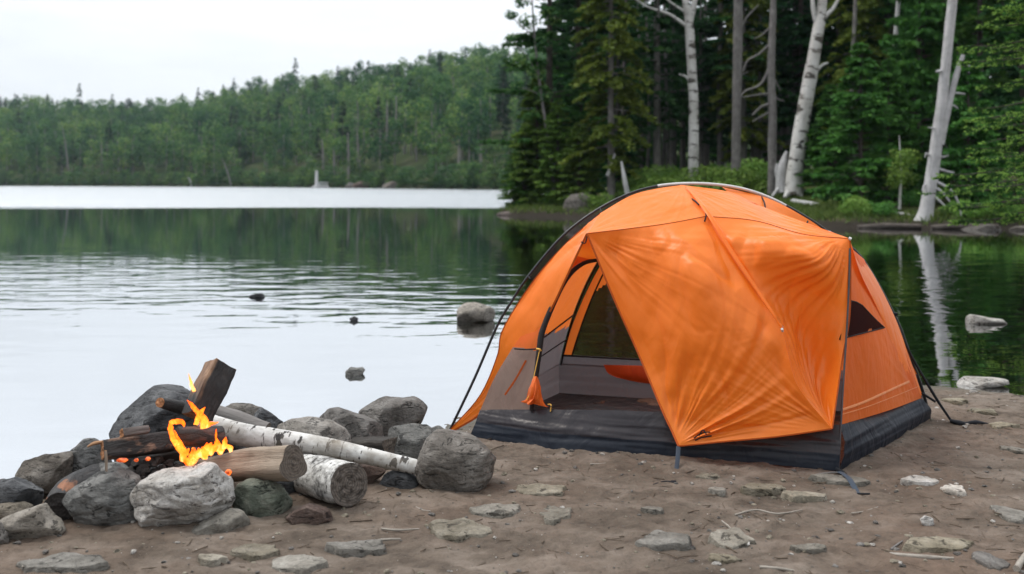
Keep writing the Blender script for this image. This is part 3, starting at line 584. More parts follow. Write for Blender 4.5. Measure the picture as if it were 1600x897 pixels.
rf = np.random.RandomState(8)
for k in range(17):
    u_ = rf.rand(); bx_ = 286+74*u_; by_ = 724-20*u_-rf.uniform(0, 8); hh_ = rf.uniform(10, 24)*(1-.35*u_); ln_ = rf.uniform(-7, 9); yy_ = 4.0+.05*u_+rf.uniform(-.01, .03)
    tongue([(bx_-ln_*.3, by_+3, yy_), (bx_, by_-hh_*.3, yy_), (bx_+ln_*.5, by_-hh_*.65, yy_), (bx_+ln_, by_-hh_, yy_)], [.006, .013*rf.uniform(.7, 1.2), .009, .001], 40+k, flat=.6, hot=rf.uniform(.55, 1.05))
tongue([(335, 700, 4.06), (338, 690, 4.06), (337, 680, 4.07), (338, 670, 4.08)], [.008, .005, .005, .002], 11, hot=.45)
tongue([(303, 612, 4.3), (300, 603, 4.29), (298, 594, 4.28), (295, 584, 4.28)], [.009, .010, .006, .001], 12, hot=1.2)
tongue([(283, 690, F0-.02), (279, 698, F0-.02), (286, 712, 4.02), (296, 726, 4.0)], [.005, .009, .014, .012], 13, hot=.7)
# ------------------------------------------------------------------ tent
def nylon(name, col, trans=.35, rough=.45, wr=.5, spec=.12, sc=1.):
    m, nt, b, out = mat(name); o = objco(nt, False)
    n1 = noise(nt, vmul(nt, o, (6*sc, 6*sc, 2.6*sc)), 1, 3, .45, 1.5); n2 = noise(nt, vmul(nt, o, (26*sc, 26*sc, 15*sc)), 1, 4, .55, 1.2); n3 = noise(nt, o, 900, 1)
    h = math_(nt, 'ADD', n1, math_(nt, 'MULTIPLY', n2, .10)); nb = bump(nt, h, wr, .03); nb = bump(nt, n3, .15, .0006, nb)
    c = mix(nt, math_(nt, 'MULTIPLY', ramp(nt, noise(nt, o, 3, 5, .7), [(.4, 0), (.75, 1)]), .06), col, tuple(x*.72 for x in col))
    d = N(nt, 'BsdfDiffuse', {'Color': c, 'Normal': nb}).outputs[0]; t = N(nt, 'BsdfTranslucent', {'Color': c, 'Normal': nb}).outputs[0]
    g = N(nt, 'BsdfGlossy', {'Color': (1, .97, .94, 1), 'Roughness': rough, 'Normal': nb}).outputs[0]
    x = N(nt, 'MixShader', {0: trans, 1: d, 2: t}).outputs[0]
    fa = N(nt, 'LayerWeight', {'Blend': .5, 'Normal': nb}).outputs['Facing']; fr = math_(nt, 'ADD', .05, math_(nt, 'MULTIPLY', math_(nt, 'POWER', fa, 4.), .55))
    L(nt, N(nt, 'MixShader', {0: math_(nt, 'MULTIPLY', fr, spec*4), 1: x, 2: g}).outputs[0], out.inputs['Surface']); return m
def plain(name, col, rough=.5, spec=.4, metal=0):
    m, nt, b, out = mat(name); o = objco(nt, False); n1 = noise(nt, o, 30, 4, .6)
    L(nt, mix(nt, n1, tuple(x*.75 for x in col), tuple(min(x*1.2, 1) for x in col)), b.inputs['Base Color'])
    b.inputs['Roughness'].default_value = rough; b.inputs['Specular IOR Level'].default_value = spec; b.inputs['Metallic'].default_value = metal
    L(nt, bump(nt, n1, .2, .003), b.inputs['Normal']); return m
def netting(name, col, op):
    m, nt, b, out = mat(name)
    d = N(nt, 'BsdfDiffuse', {'Color': tuple(col)+(1,)}).outputs[0]; t = N(nt, 'BsdfTransparent').outputs[0]
    L(nt, N(nt, 'MixShader', {0: op, 1: t, 2: d}).outputs[0], out.inputs['Surface']); return m
ORANGE = nylon('orange ripstop nylon', (.97, .235, .02), .34, .40, .25, .13)
ORANGE_IN = nylon('orange inner nylon', (.80, .19, .03), .5, .55, .4, .06)
TAUPE = nylon('taupe inner fabric', (.27, .19, .155), .35, .5, .45, .1)
GREYF = nylon('grey inner fabric', (.17, .15, .155), .4, .5, .4, .08)
NAVY = nylon('dark navy groundsheet', (.014, .018, .027), .0, .34, .45, .10)
TUBF = nylon('brown black groundsheet', (.022, .019, .023), .0, .32, .45, .14)
FLOOR = nylon('black tent floor', (.012, .012, .015), 0, .4, .5, .15)
NET = netting('dark mosquito net', (.13, .12, .09), .5); NET2 = netting('black mosquito net', (.03, .02, .02), .6)
POLE = plain('black pole', (.012, .012, .014), .35, .5); POLEW = plain('pale pole sleeve', (.62, .60, .58), .4); BLACK = plain('black webbing', (.012, .013, .016), .7, .2); STRAP = plain('blue grey webbing', (.045, .06, .08), .7, .2); YEL = plain('yellow cord', (.75, .42, .08), .6)
SEAM = plain('dark orange seam tape', (.42, .075, .008), .6, .2); SEAMD = plain('dark seam tape', (.02, .017, .017), .7, .2); CORD = plain('grey pole', (.06, .06, .065), .4, .5)
tent = thing('dome_tent', 'orange dome tent with its door open, pitched on the dirt beach', 'tent', (1.0, 5.4, 0))
def part(mb, name, m, label=None, parent=None):
    o = mb.build(name, m, parent or tent)
    if label: o['label'] = label
    return o
def wrinkle(G, corners=(), amp=.012, fine=.004, sd=0, edge=True, foldsc=1., crease=0):
    nn = normals(G); sh = G.shape[:2]; X = G.reshape(-1, 3); d = np.zeros(len(X))
    for k, (c, a, k2, R) in enumerate(corners):
        e = X-np.asarray(c); r = np.linalg.norm(e, axis=1); s1 = np.arctan2(e[:, 2], e[:, 0]+.4*e[:, 1])
        f = perlin(np.stack([s1*k2, r*1.3, r*0+k*7+sd], 1))+.5*perlin(np.stack([s1*k2*2.3, r*2.2, r*0+k*7+sd+3], 1))
        f = 1-2*abs(f)                                     # sharp creases
        d += a*f*sstep(.01, .16, r)*np.exp(-r/R)
    if crease: d += crease*(.5-np.clip(abs(perlin(X*np.array([5.5, 5.5, 2.1])+sd*3+.35*fbm(X*2.2, 2)[:, None]))*3.2, 0, 1))*sstep(.0, .5, fbm(X*1.6+sd+7, 2)+.25)
    d += amp*fbm(X*np.array([3., 3., 2.2])*foldsc+sd, 3)+fine*fbm(X*np.array([13, 13, 8.])*foldsc+sd*2, 3)
    if edge:
        v, u = np.meshgrid(np.linspace(0, 1, sh[0]), np.linspace(0, 1, sh[1]), indexing='ij')
        mk = (np.clip(np.minimum(np.minimum(u, 1-u), np.minimum(v, 1-v))/.07, 0, 1)).ravel(); d = d*mk
    return (X+nn.reshape(-1, 3)*d[:, None]).reshape(G.shape)
def addg(mb, G, m=0, qm=None):
    nv, nu = G.shape[0]-1, G.shape[1]-1; mb.add(G.reshape(-1, 3), q=gridq(nu, nv), m=m if qm is None else qm)
def strip(mb, pts, wd, nrm, m=0, nl=30, off=.003):     # flat tape along a curve
    W = catmull(np.asarray(pts, float), nl); T = np.gradient(W, axis=0); T /= np.linalg.norm(T, axis=1)[:, None]; nrm = np.asarray(nrm, float)
    S = np.cross(T, nrm); S /= np.linalg.norm(S, axis=1)[:, None]; n2 = np.cross(S, T); W = W+n2*off
    G = np.stack([W-S*wd/2, W, W+S*wd/2], 1); G[:, 1] += n2*wd*.12; addg(mb, G, m)
# --- rain fly
c_brL, c_brR = P(917, 365, 5.20), P(1328, 373, 4.86); c_hL, c_hR = P(1060, 697, 4.79), P(1299, 670, 4.62); c_rg = P(1220, 516, 4.72); c_pk = P(1066, 289, 5.48)
ridge = [(1103, 338, 5.08), (1142, 400, 4.93), (1185, 463, 4.82), (1222, 520, 4.72), (1245, 600, 4.66), (1299, 670, 4.62)]
net3 = [[(917, 365, 5.20), (985, 357, 5.12), (1045, 349, 5.08), ridge[0]],
 [(957, 462, 5.12), (1020, 440, 4.98), (1085, 420, 4.84), ridge[1]],
 [(997, 552, 5.03), (1060, 530, 4.84), (1125, 500, 4.74), ridge[2]],
 [(1034, 640, 4.89), (1085, 610, 4.79), (1150, 580, 4.70), ridge[3]],
 [(1049, 672, 4.84), (1108, 655, 4.75), (1175, 632, 4.68), ridge[4]],
 [(1060, 697, 4.79), (1130, 690, 4.72), (1215, 682, 4.65), ridge[5]]]
net4 = [[ridge[0], (1180, 345, 5.08), (1255, 366, 4.98), (1328, 373, 4.86)],
 [ridge[1], (1210, 395, 4.82), (1270, 402, 4.77), (1329, 420, 4.84)],
 [ridge[2], (1232, 460, 4.88), (1280, 468, 4.86), (1327, 497, 4.80)],
 [ridge[3], (1252, 535, 4.90), (1284, 545, 4.86), (1316, 560, 4.76)],
 [ridge[4], (1268, 605, 4.80), (1290, 612, 4.76), (1308, 615, 4.69)],
 [ridge[5], (1299.4, 670, 4.621), (1299.7, 670, 4.621), (1300, 670, 4.62)]]
net1 = [[(938, 333, 5.38), (985, 306, 5.42), (1025, 295, 5.46), (1066, 289, 5.48)], [(928, 350, 5.30), (990, 330, 5.27), (1040, 319, 5.25), (1082, 308, 5.30)], net3[0]]
net5 = [[(1066, 289, 5.48), (1140, 300, 5.50), (1192, 323, 5.45), (1328, 373, 4.86)], [(1082, 308, 5.30), (1155, 318, 5.3), (1222, 342, 5.22), (1328, 373, 4.86)], net4[0]]
net2 = [[(938, 334, 5.38), (928, 350, 5.30), (917, 365, 5.20)], [(882, 383, 5.41), (884, 402, 5.32), (889, 425, 5.22)], [(832, 441, 5.41), (842, 455, 5.34), (858, 490, 5.25)],
 [(786, 514, 5.41), (802, 535, 5.37), (824, 556, 5.31)], [(777, 556, 5.41), (784, 585, 5.39), (793, 603, 5.36)], [(750, 618, 5.41), (754, 632, 5.40), (757, 643, 5.39)], [(703, 672, 5.41), (705, 673, 5.41), (707, 674, 5.41)]]
net6 = [[(1128, 292, 5.56), (1200, 310, 5.60), (1262, 342, 5.62), (1302, 371, 5.64)], [(1138, 301, 5.51), (1192, 324, 5.47), (1245, 362, 5.55), (1296, 377, 5.6)]]
net7 = [[(1328, 374, 4.865), (1320, 376, 5.2), (1308, 377, 5.58)], [(1344, 425, 5.05), (1349, 418, 5.3), (1352, 410, 5.61)], [(1370, 480, 5.25), (1382, 482, 5.4), (1394, 486, 5.62)], [(1402, 555, 5.42), (1411, 555, 5.5), (1420, 555, 5.64)], [(1424, 624, 5.52), (1432, 622, 5.57), (1441, 617, 5.64)]]
mb = MB()
G3 = wrinkle(patch(PN(net3), 130, 170), [(c_hL, .028, 6, .42), (c_brL, .016, 7, .28), (c_hR, .014, 6, .3), (c_rg, .003, 5, .2)], .032, .0022, 1, foldsc=.66, crease=.013)
G4 = wrinkle(patch(PN(net4), 110, 150), [(c_brR, .026, 6, .34), (c_rg, .003, 5, .2), (c_hR, .016, 8, .5)], .020, .0020, 2, foldsc=.66, crease=.014)
G1 = wrinkle(patch(PN(net1), 90, 50), [(c_brL, .008, 10, .3), (c_pk, .006, 9, .3)], .007, .0015, 3)
G5 = wrinkle(patch(PN(net5), 90, 50), [(c_brR, .010, 10, .3), (c_pk, .008, 9, .3)], .006, .0015, 4)
G2 = wrinkle(patch(PN(net2), 40, 140), [(c_brL, .006, 9, .3), (P(705, 673, 5.41), .008, 9, .4)], .012, .002, 5, crease=.008)
G6 = wrinkle(patch(PN(net6), 60, 12), [], .004, .001, 6); G7 = wrinkle(patch(PN(net7), 24, 80), [], .005, .0025, 7)
for Gk in (G3, G4, G1, G5, G2, G6, G7): addg(mb, Gk)
fly = part(mb, 'rain_fly', ORANGE)
CAMD = np.array([0, -1, .15])
# ridge flap lying over the crease, from the crown to its pointed free end
mb = MB(); rp = np.array([P(1070, 293, 5.44), P(1084, 310, 5.28), P(1104, 338, 5.07), P(1142, 400, 4.92), P(1185, 463, 4.81), P(1221, 515, 4.70)])
W = catmull(rp, 60); k = np.linspace(0, 1, 60)[:, None]; sd = np.array([.9, .25, .3])
Gr = np.stack([W+np.array([0, -.012, .006]), W+np.array([0, -.026, .014])*(.5+.5*k)+sd*.016*np.sin(k*math.pi*.9), W+sd*.030*np.sin(np.clip(k*1.05, 0, 1)*math.pi)**.6+np.array([0, -.008, 0])], 1); addg(mb, Gr)
part(mb, 'ridge_flap', ORANGE, parent=fly)
def strips(specs, name, m, par):
    for pts, wd in specs: b = MB(); strip(b, pts, wd, CAMD, off=.003); part(b, name, m, parent=par)
def tubes(specs, name, m, par=None):
    for pts, r, nl in specs: b = MB(); tube(b, pts, r, 8, nl=nl); part(b, name, m, parent=par)
strips([([P(*q) for q in net3[0]], .004), ([P(*q) for q in net4[0]], .004), ([P(a, b, c-.002) for a, b, c in [r[0] for r in net3]], .009), ([P(*q) for q in net3[-1]], .007), ([P(*q) for q in [r[3] for r in net4]], .007), ([P(*q) for q in [r[2] for r in net2]], .010), ([P(*q) for q in [r[0] for r in net2]], .006)], 'seam', SEAM, fly)
mb = MB(); lg = [[(1084, 685), (1092, 679), (1100, 676), (1110, 675)], [(1092, 681), (1098, 672), (1104, 679)], [(1086, 688), (1096, 684), (1112, 681)]]
def on_grid(G, px, py):
    q = G.reshape(-1, 3); u = CX+F*q[:, 0]/q[:, 1]; v = YH+F*(H-q[:, 2])/q[:, 1]; k = np.argmin((u-px)**2+(v-py)**2); return q[k]
for l_ in lg: strip(mb, [P(a, b, on_grid(G3, a, b)[1]-.006) for a, b in l_], .006, CAMD, nl=16, off=.001)
part(mb, 'hem_emblem', SEAMD, parent=fly)
# --- poles
poleA = [(703, 672, 5.44), (742, 590, 5.45), (777, 509, 5.46), (800, 470, 5.46), (826, 431, 5.46), (880, 368, 5.47), (938, 325, 5.48), (1000, 297, 5.49), (1066, 287, 5.50), (1140, 291, 5.55), (1200, 308, 5.62), (1262, 341, 5.66), (1302, 369, 5.68), (1345, 402, 5.68), (1396, 490, 5.68), (1420, 550, 5.68), (1442, 612, 5.68), (1452, 655, 5.68)]
WA = catmull(np.array([P(*q) for q in poleA]), 120)
def sub(mbn, lo, hi, r, m, nm): 
    b = MB(); tube(b, WA[lo:hi], r, 10); return part(b, nm, m)
pa = sub(None, 0, 53, .0075, POLE, 'pole'); 
b = MB(); tube(b, WA[52:74], .0088, 10); o = b.build('pole_sleeve', POLEW, pa)
b = MB(); tube(b, WA[73:], .0095, 10); o = b.build('pole_section', POLE, pa)
mb = MB(); tube(mb, [P(1328, 388, 4.85), P(1325, 480, 4.80), P(1317, 610, 4.72), P(1310, 734, 4.645)], .0048, 10, nl=20); part(mb, 'front_pole', CORD)
# black net strip that shows in the gap between pole and fly
mb = MB(); A_ = catmull(np.array([P(826, 432, 5.45), P(880, 369, 5.46), P(938, 326, 5.47), P(1000, 298, 5.48), P(1062, 288, 5.49)]), 30); B_ = catmull(np.array([P(831, 440, 5.43), P(881, 382, 5.43), P(938, 336, 5.40), P(1000, 303, 5.44), P(1062, 291, 5.48)]), 30)
addg(mb, np.stack([A_, B_], 1)); part(mb, 'pole_sleeve_net', NET2)
tubes([([P(*a), (P(*a)+P(*b_))/2+[0, -.02, 0], P(*b_)], .004, 10) for a, b_ in [((938, 326, 5.46), (940, 336, 5.38)), ((1190, 307, 5.6), (1196, 327, 5.45)), ((1262, 342, 5.66), (1258, 352, 5.58)), ((1300, 370, 5.66), (1291, 366, 5.55)), ((826, 432, 5.45), (830, 437, 5.41)), ((1103, 328, 5.12), (1101, 346, 5.05)), ((1080, 310, 5.3), (1092, 320, 5.16))]], 'pole_clip', BLACK)
tubes([([P(q[0]-5, q[1], q[2]), P(q[0]+6, q[1]+1, q[2])], .010, 4) for q in [(1396, 490, 5.66), (1291, 364, 5.6)]], 'pole_ferrule', BLACK)
tubes([([P(1285, 374, 5.6), P(1290, 364, 5.58), P(1297, 362, 5.57), P(1303, 370, 5.57)], .004, 16), ([c_rg+[0, -.03, 0], P(1222, 514, 4.66)], .006, 4), ([P(1326, 372, 4.855), P(1330, 374, 4.85)], .008, 4)], 'toggle', POLEW)
# --- inner tent
FLb, FRb, RRb, RLb = np.array([-.215, 5.31, 0]), np.array([1.530, 4.665, 0]), np.array([2.34, 5.675, 0]), np.array([.30, 6.32, 0]); AP = np.array([1.0, 5.52, 1.27])
def wall(a, b, nu, nv, zb=.19, pb=.55, vmax=1.0, sag=.0):
    u = np.linspace(0, 1, nu+1); v = np.linspace(0, vmax, nv+1); z = zb+(AP[2]-zb)*np.sin(v*math.pi/2); h = pb*(1-np.cos(v*math.pi/2))+(1-pb)*v
    base = a[None]+(b-a)[None]*u[:, None]; G = base[None]+(AP-base)[None]*h[:, None, None]; G = G.copy(); G[..., 2] = z[:, None]
    return G
def faces_z(G, rules):                     # material index by face centre
    c = (G[:-1, :-1]+G[1:, :-1]+G[1:, 1:]+G[:-1, 1:])/4; nu = c.shape[1]; out_ = np.zeros(c.shape[:2], int); uu = (np.arange(nu)+.5)/nu
    return np.array([[rules(c[i, j, 2], uu[j]) for j in range(nu)] for i in range(c.shape[0])]).ravel()
GL = wall(FLb, RLb, 40, 60); fe = catmull(np.array([P(754, 638, 5.34), P(776, 592, 5.34), P(804, 545, 5.35), P(824, 515, 5.36), P(862, 445, 5.38), P(890, 410, 5.40), P(912, 392, 5.41), AP]), 61); GL = fe[:, None]+(GL[:, -1:]-fe[:, None])*np.linspace(0, 1, 41)[None, :, None]; mb = MB(); addg(mb, wrinkle(GL, [], .008, .002, 11), qm=faces_z(GL, lambda z, u: 0 if z < .445 else 1)); part(mb, 'side_wall', [GREYF, ORANGE_IN])
GB = wall(RLb, RRb, 100, 80, pb=.35); mb = MB(); wz = lambda z, u: 2 if (.245 < z < .80-.9*max(0, .10-u)**1.0*2-3.2*(u-.26)**2*(u > .26) and .025 < u < .60) else (0 if z < .245 else 1)
addg(mb, GB, qm=faces_z(GB, wz)); part(mb, 'rear_wall', [GREYF, ORANGE_IN, NET])
# right outer panel with its net window
TLp, TRp, BLp, BRp = P(1326, 384, 4.93), P(1350, 405, 5.52), P(1313, 664, 4.705), P(1440, 622, 5.60)
GR = patch([[TLp, (TLp+TRp)/2, TRp], [(TLp+BLp)/2+[.0, 0, 0], (TLp+TRp+BLp+BRp)/4+[.03, -.02, 0], (TRp+BRp)/2+[.02, 0, 0]], [BLp, (BLp+BRp)/2+[.012, -.01, .0], BRp]], 60, 90)
GR = wrinkle(GR, [(BLp, .006, 8, .4), (BRp, .006, 8, .4)], .005, .002, 14); mb = MB(); addg(mb, GR); part(mb, 'side_panel', ORANGE_IN)
def onR(px, py, off=.006): q = on_grid(GR, px, py); return P(px, py, q[1]-off)
wp_ = [(1330, 470), (1338, 472), (1347, 477), (1362, 493), (1382, 512), (1347, 521), (1312, 530), (1318, 510), (1323, 492)]
mb = MB(); c0 = onR(1340, 503, .02); Wp = np.array([onR(*q, .02) for q in wp_]); mb.add(np.concatenate([Wp, c0[None]]), t=[[k, (k+1) % 9, 9] for k in range(9)]); wn = part(mb, 'side_window', netting('black window net', (.022, .012, .012), .95))
mb = MB(); tube(mb, list(Wp)+[Wp[0]], .0035, 6); mb.build('window_trim', SEAMD, wn)
strips([([onR(1316, 640), onR(1350, 628), onR(1385, 612), onR(1420, 596)], .012), ([onR(1313, 648), onR(1350, 637), onR(1390, 622), onR(1434, 604)], .004)], 'panel_seam', nylon('pale orange tape', (.85, .33, .12), .3), tent)
# groundsheet tub
def tubwall(T_, B_, n=80, nv=30, sd=0, out_=(0, -1, 0), bul=.012):
    T2_ = catmull(np.asarray(T_), n+1); B2_ = catmull(np.asarray(B_), n+1); v = np.linspace(0, 1, nv+1)[:, None, None]; G = T2_[None]*(1-v)+B2_[None]*v
    G = G+np.asarray(out_)*bul*np.sin(v*math.pi); X = G.reshape(-1, 3)
    t = X@np.array([.94, -.34, 0]); d = .0075*perlin(np.stack([t*2.2, X[:, 2]*26, X[:, 2]*0+sd], 1))+.0035*perlin(np.stack([t*5, X[:, 2]*60, X[:, 2]*0+sd+4], 1)); return (X+normals(G).reshape(-1, 3)*d[:, None]*np.sin(np.clip(v, 0.03, .97)*math.pi).repeat(n+1, 1).reshape(-1, 1)).reshape(G.shape)
Tf = [P(750, 640, 5.325), P(800, 640, 5.22), P(862, 640, 5.12), P(960, 641, 5.01), P(1042, 645, 4.94), P(1180, 656, 4.83), P(1313, 664, 4.70)]
Bf = [P(734, 682, 5.275), P(785, 690, 5.17), P(862, 702, 5.02), P(960, 711, 4.93), P(1042, 716, 4.88), P(1180, 727, 4.77), P(1310, 737, 4.635)]
for q in Bf: q[2] = .002
Gt = tubwall(Tf, Bf, 160, 40, 1); mb = MB(); qm = np.where(((Gt[:-1, :-1]+Gt[1:, 1:])/2)[..., 2] < .075, 1, 0).ravel(); addg(mb, Gt, qm=qm); tub = part(mb, 'groundsheet', [TUBF, NAVY])
Tr = [P(1313, 664, 4.70), P(1376, 645, 5.15), P(1440, 622, 5.60)]; Br = [P(1310, 737, 4.635), P(1384, 700, 5.08), P(1454, 656, 5.67)]
for q in Br: q[2] = .002
mb = MB(); addg(mb, tubwall(Tr, Br, 80, 30, 5, (1, -.6, 0), .02)); mb.build('groundsheet_side', NAVY, tub)
mb = MB()
for a, b_, c_2 in ((RRb, RLb, RLb+[0, 0, .2]), (RLb, FLb+[.03, .02, 0], P(754, 640, 5.34))): addg(mb, tubwall([a+[0, 0, .2], c_2], [a, b_], 30, 12, 7, (0, 0, 0), 0))
mb.build('groundsheet_back', GREYF, tub)
mb = MB(); fl_ = patch([[FLb+[.02, .02, .012], FRb+[0, .03, .012]], [RLb+[0, -.01, .012], RRb+[-.02, 0, .012]]], 60, 40); X = fl_.reshape(-1, 3); X[:, 2] += .008+.010*fbm(X*4, 3); addg(mb, fl_); part(mb, 'floor', FLOOR)
# front wall strip beside the door, door zip and hanging door cloth
net8 = [[(908, 392, 5.40), (925, 398, 5.38), (942, 405, 5.36)], [(886, 410, 5.39), (897, 412, 5.37), (909, 413, 5.35)], [(858, 445, 5.37), (870, 444, 5.34), (881, 442, 5.31)], [(820, 515, 5.35), (835, 513, 5.30), (850, 510, 5.25)], [(800, 545, 5.34), (820, 546, 5.28), (843, 545, 5.22)], [(772, 592, 5.33), (806, 592, 5.26), (837, 592, 5.19)], [(750, 642, 5.32), (790, 642, 5.24), (830, 642, 5.165)]]
G8 = wrinkle(patch(PN(net8), 30, 90), [], .004, .0015, 21); mb = MB(); c_ = (G8[:-1, :-1]+G8[1:, 1:])/2; addg(mb, G8, qm=np.where(c_[..., 2] < H-(545-YH)/F*5.28, 0, 1).ravel()); part(mb, 'front_wall', [TAUPE, ORANGE_IN])
zp = [r[2] for r in net8]; Wz = catmull(np.array([P(a, b, c-.01) for a, b, c in zp]), 60); rz_ = np.interp(np.linspace(0, 1, 60), [0, .25, .6, 1], [.009, .013, .017, .010])
mb = MB(); tube(mb, Wz, rz_, 10); part(mb, 'door_zip', SEAMD)
iz = np.argmin(abs(GL[:, 20, 2]-.445)); iz2 = np.argmin(abs(GL[:, 20, 2]-.30)); ib = np.argmin(abs(GB[:, 0, 2]-.245))
tubes([([P(804, 545, 5.30), P(822, 546, 5.25), P(843, 545, 5.20)], .004, 10), ([GL[iz, j]+[.01, -.01, 0] for j in range(0, 41, 4)], .005, 24), ([GL[i, 40]+[.01, -.015, 0] for i in range(0, 44)], .006, 44), ([GL[iz2, j]+[.01, -.01, 0] for j in range(0, 41, 4)], .004, 24), ([GB[ib, j]+[0, -.012, 0] for j in range(0, 66)], .006, 66), ([GB[i, 3]+[0, -.01, 0] for i in range(ib, 36)], .005, 36)], 'interior_seam', SEAMD)
mb = MB(); 
pk = np.array([[P(x_, y_, on_grid(GB, x_, y_)[1]-.03-k_) for x_, y_, k_ in row] for row in [[(943, 570, 0), (985, 571, 0), (1045, 572, 0)], [(950, 583, .0), (985, 587, .012), (1045, 592, .012)], [(964, 590, 0), (995, 597, 0), (1045, 603, 0)]]]); addg(mb, wrinkle(patch(pk, 40, 20), [], .005, .003, 9)); part(mb, 'wall_pocket', nylon('red orange pocket', (.75, .12, .02), .3, .5, .5))
mb = MB(); dk = PN([[(834, 590, 5.17), (837, 588, 5.15), (840, 590, 5.17)], [(826, 608, 5.16), (836, 606, 5.11), (847, 610, 5.15)], [(819, 622, 5.16), (834, 622, 5.09), (853, 626, 5.14)], [(814, 628, 5.16), (834, 634, 5.10), (859, 634, 5.13)]])
addg(mb, wrinkle(patch(dk, 40, 40), [(P(837, 586, 5.16), .03, 6, .5)], .008, .004, 4, edge=False)); dc = part(mb, 'door_cloth', nylon('door cloth', (.82, .15, .015), .3))
tubes([([P(856, 632, 5.12), P(861, 633, 5.11), P(860, 643, 5.11)], .0035, 8), ([P(838, 545, 5.17), P(843, 546, 5.165), P(845, 548, 5.17)], .005, 8), ([P(843, 548, 5.18), P(836, 580, 5.165), P(829, 612, 5.15), P(823, 625, 5.15)], .0025, 12)], 'zip_pull', YEL, dc)
mb = MB(); strip(mb, [P(822, 563, 5.245), P(806, 592, 5.24), P(789, 617, 5.235)], .010, CAMD); part(mb, 'door_tie', SEAM)
mb = MB(); a_ = np.array([[P(912, 372, 5.26), P(919, 372, 5.24), P(928, 385, 5.24)], [P(905, 385, 5.32), P(920, 392, 5.32), P(934, 398, 5.3)], [P(896, 398, 5.36), P(916, 404, 5.37), P(940, 408, 5.36)]]); addg(mb, patch(a_, 16, 12)); part(mb, 'vent_panel', nylon('bright orange vent', (.95, .30, .03), .6, .5, .3))
mb = MB(); tube(mb, [P(908, 378, 5.2), P(914, 380, 5.19), P(918, 368, 5.2)], .0035, 6, nl=8); part(mb, 'brow_loop', BLACK)
# --- straps, guy lines and stakes
mb = MB(); strip(mb, [P(1060, 698, 4.785), P(1058, 725, 4.68), P(1053, 754, 4.52)], .022, CAMD, off=.0); g1 = part(mb, 'guy_strap', STRAP)
a_ = PG(1052, 754, .006); mb = MB(); tube(mb, [a_, a_+[-.04, -.002, .004], PG(1020, 758, .008)], .005, 8, nl=12); tube(mb, [a_+[-.01, 0, 0], a_+[.012, 0, 0]], .010, 8); mb.build('stake', BLACK, g1)
mb = MB(); e1, e2 = PG(1312, 738, .015), PG(1341, 773, .004); strip(mb, [e1, (e1+e2)/2+[0, 0, .02], e2], .026, (0, -.5, 1), off=.002); g2 = part(mb, 'corner_strap', STRAP)
mb = MB(); tube(mb, [P(1305, 733, 4.62), P(1313, 737, 4.61), P(1319, 741, 4.60)], .012, 8, nl=8); tube(mb, [e2+[-.005, 0, 0.004], e2+[.05, .0, .004]], .004, 8); mb.build('buckle', BLACK, g2)
s3 = PG(1490, 663, -.0); mb = MB(); tube(mb, [P(1396, 492, 5.66), P(1420, 548, 5.63), P(1460, 618, 5.57), s3], [.006, .007, .008, .006], 8, nl=24); tube(mb, [P(1440, 614, 5.64), P(1462, 628, 5.6)], .007, 8); g3 = part(mb, 'guy_line', BLACK)
mb = MB(); tube(mb, [s3+[-.02, 0, .02], s3+[.02, -.02, .012], s3+[.06, -.02, .006]], [.010, .016, .010], 8, nl=10); tube(mb, [s3+[.05, -.02, .008], s3+[.12, -.01, .012], s3+[.2, -.03, .004]], [.008, .014, .004], 8, nl=12); mb.build('stake', BLACK, g3)
mb = MB(); tube(mb, [P(703, 673, 5.41), PG(699, 679, .0)], .006, 8); part(mb, 'peg', BLACK)
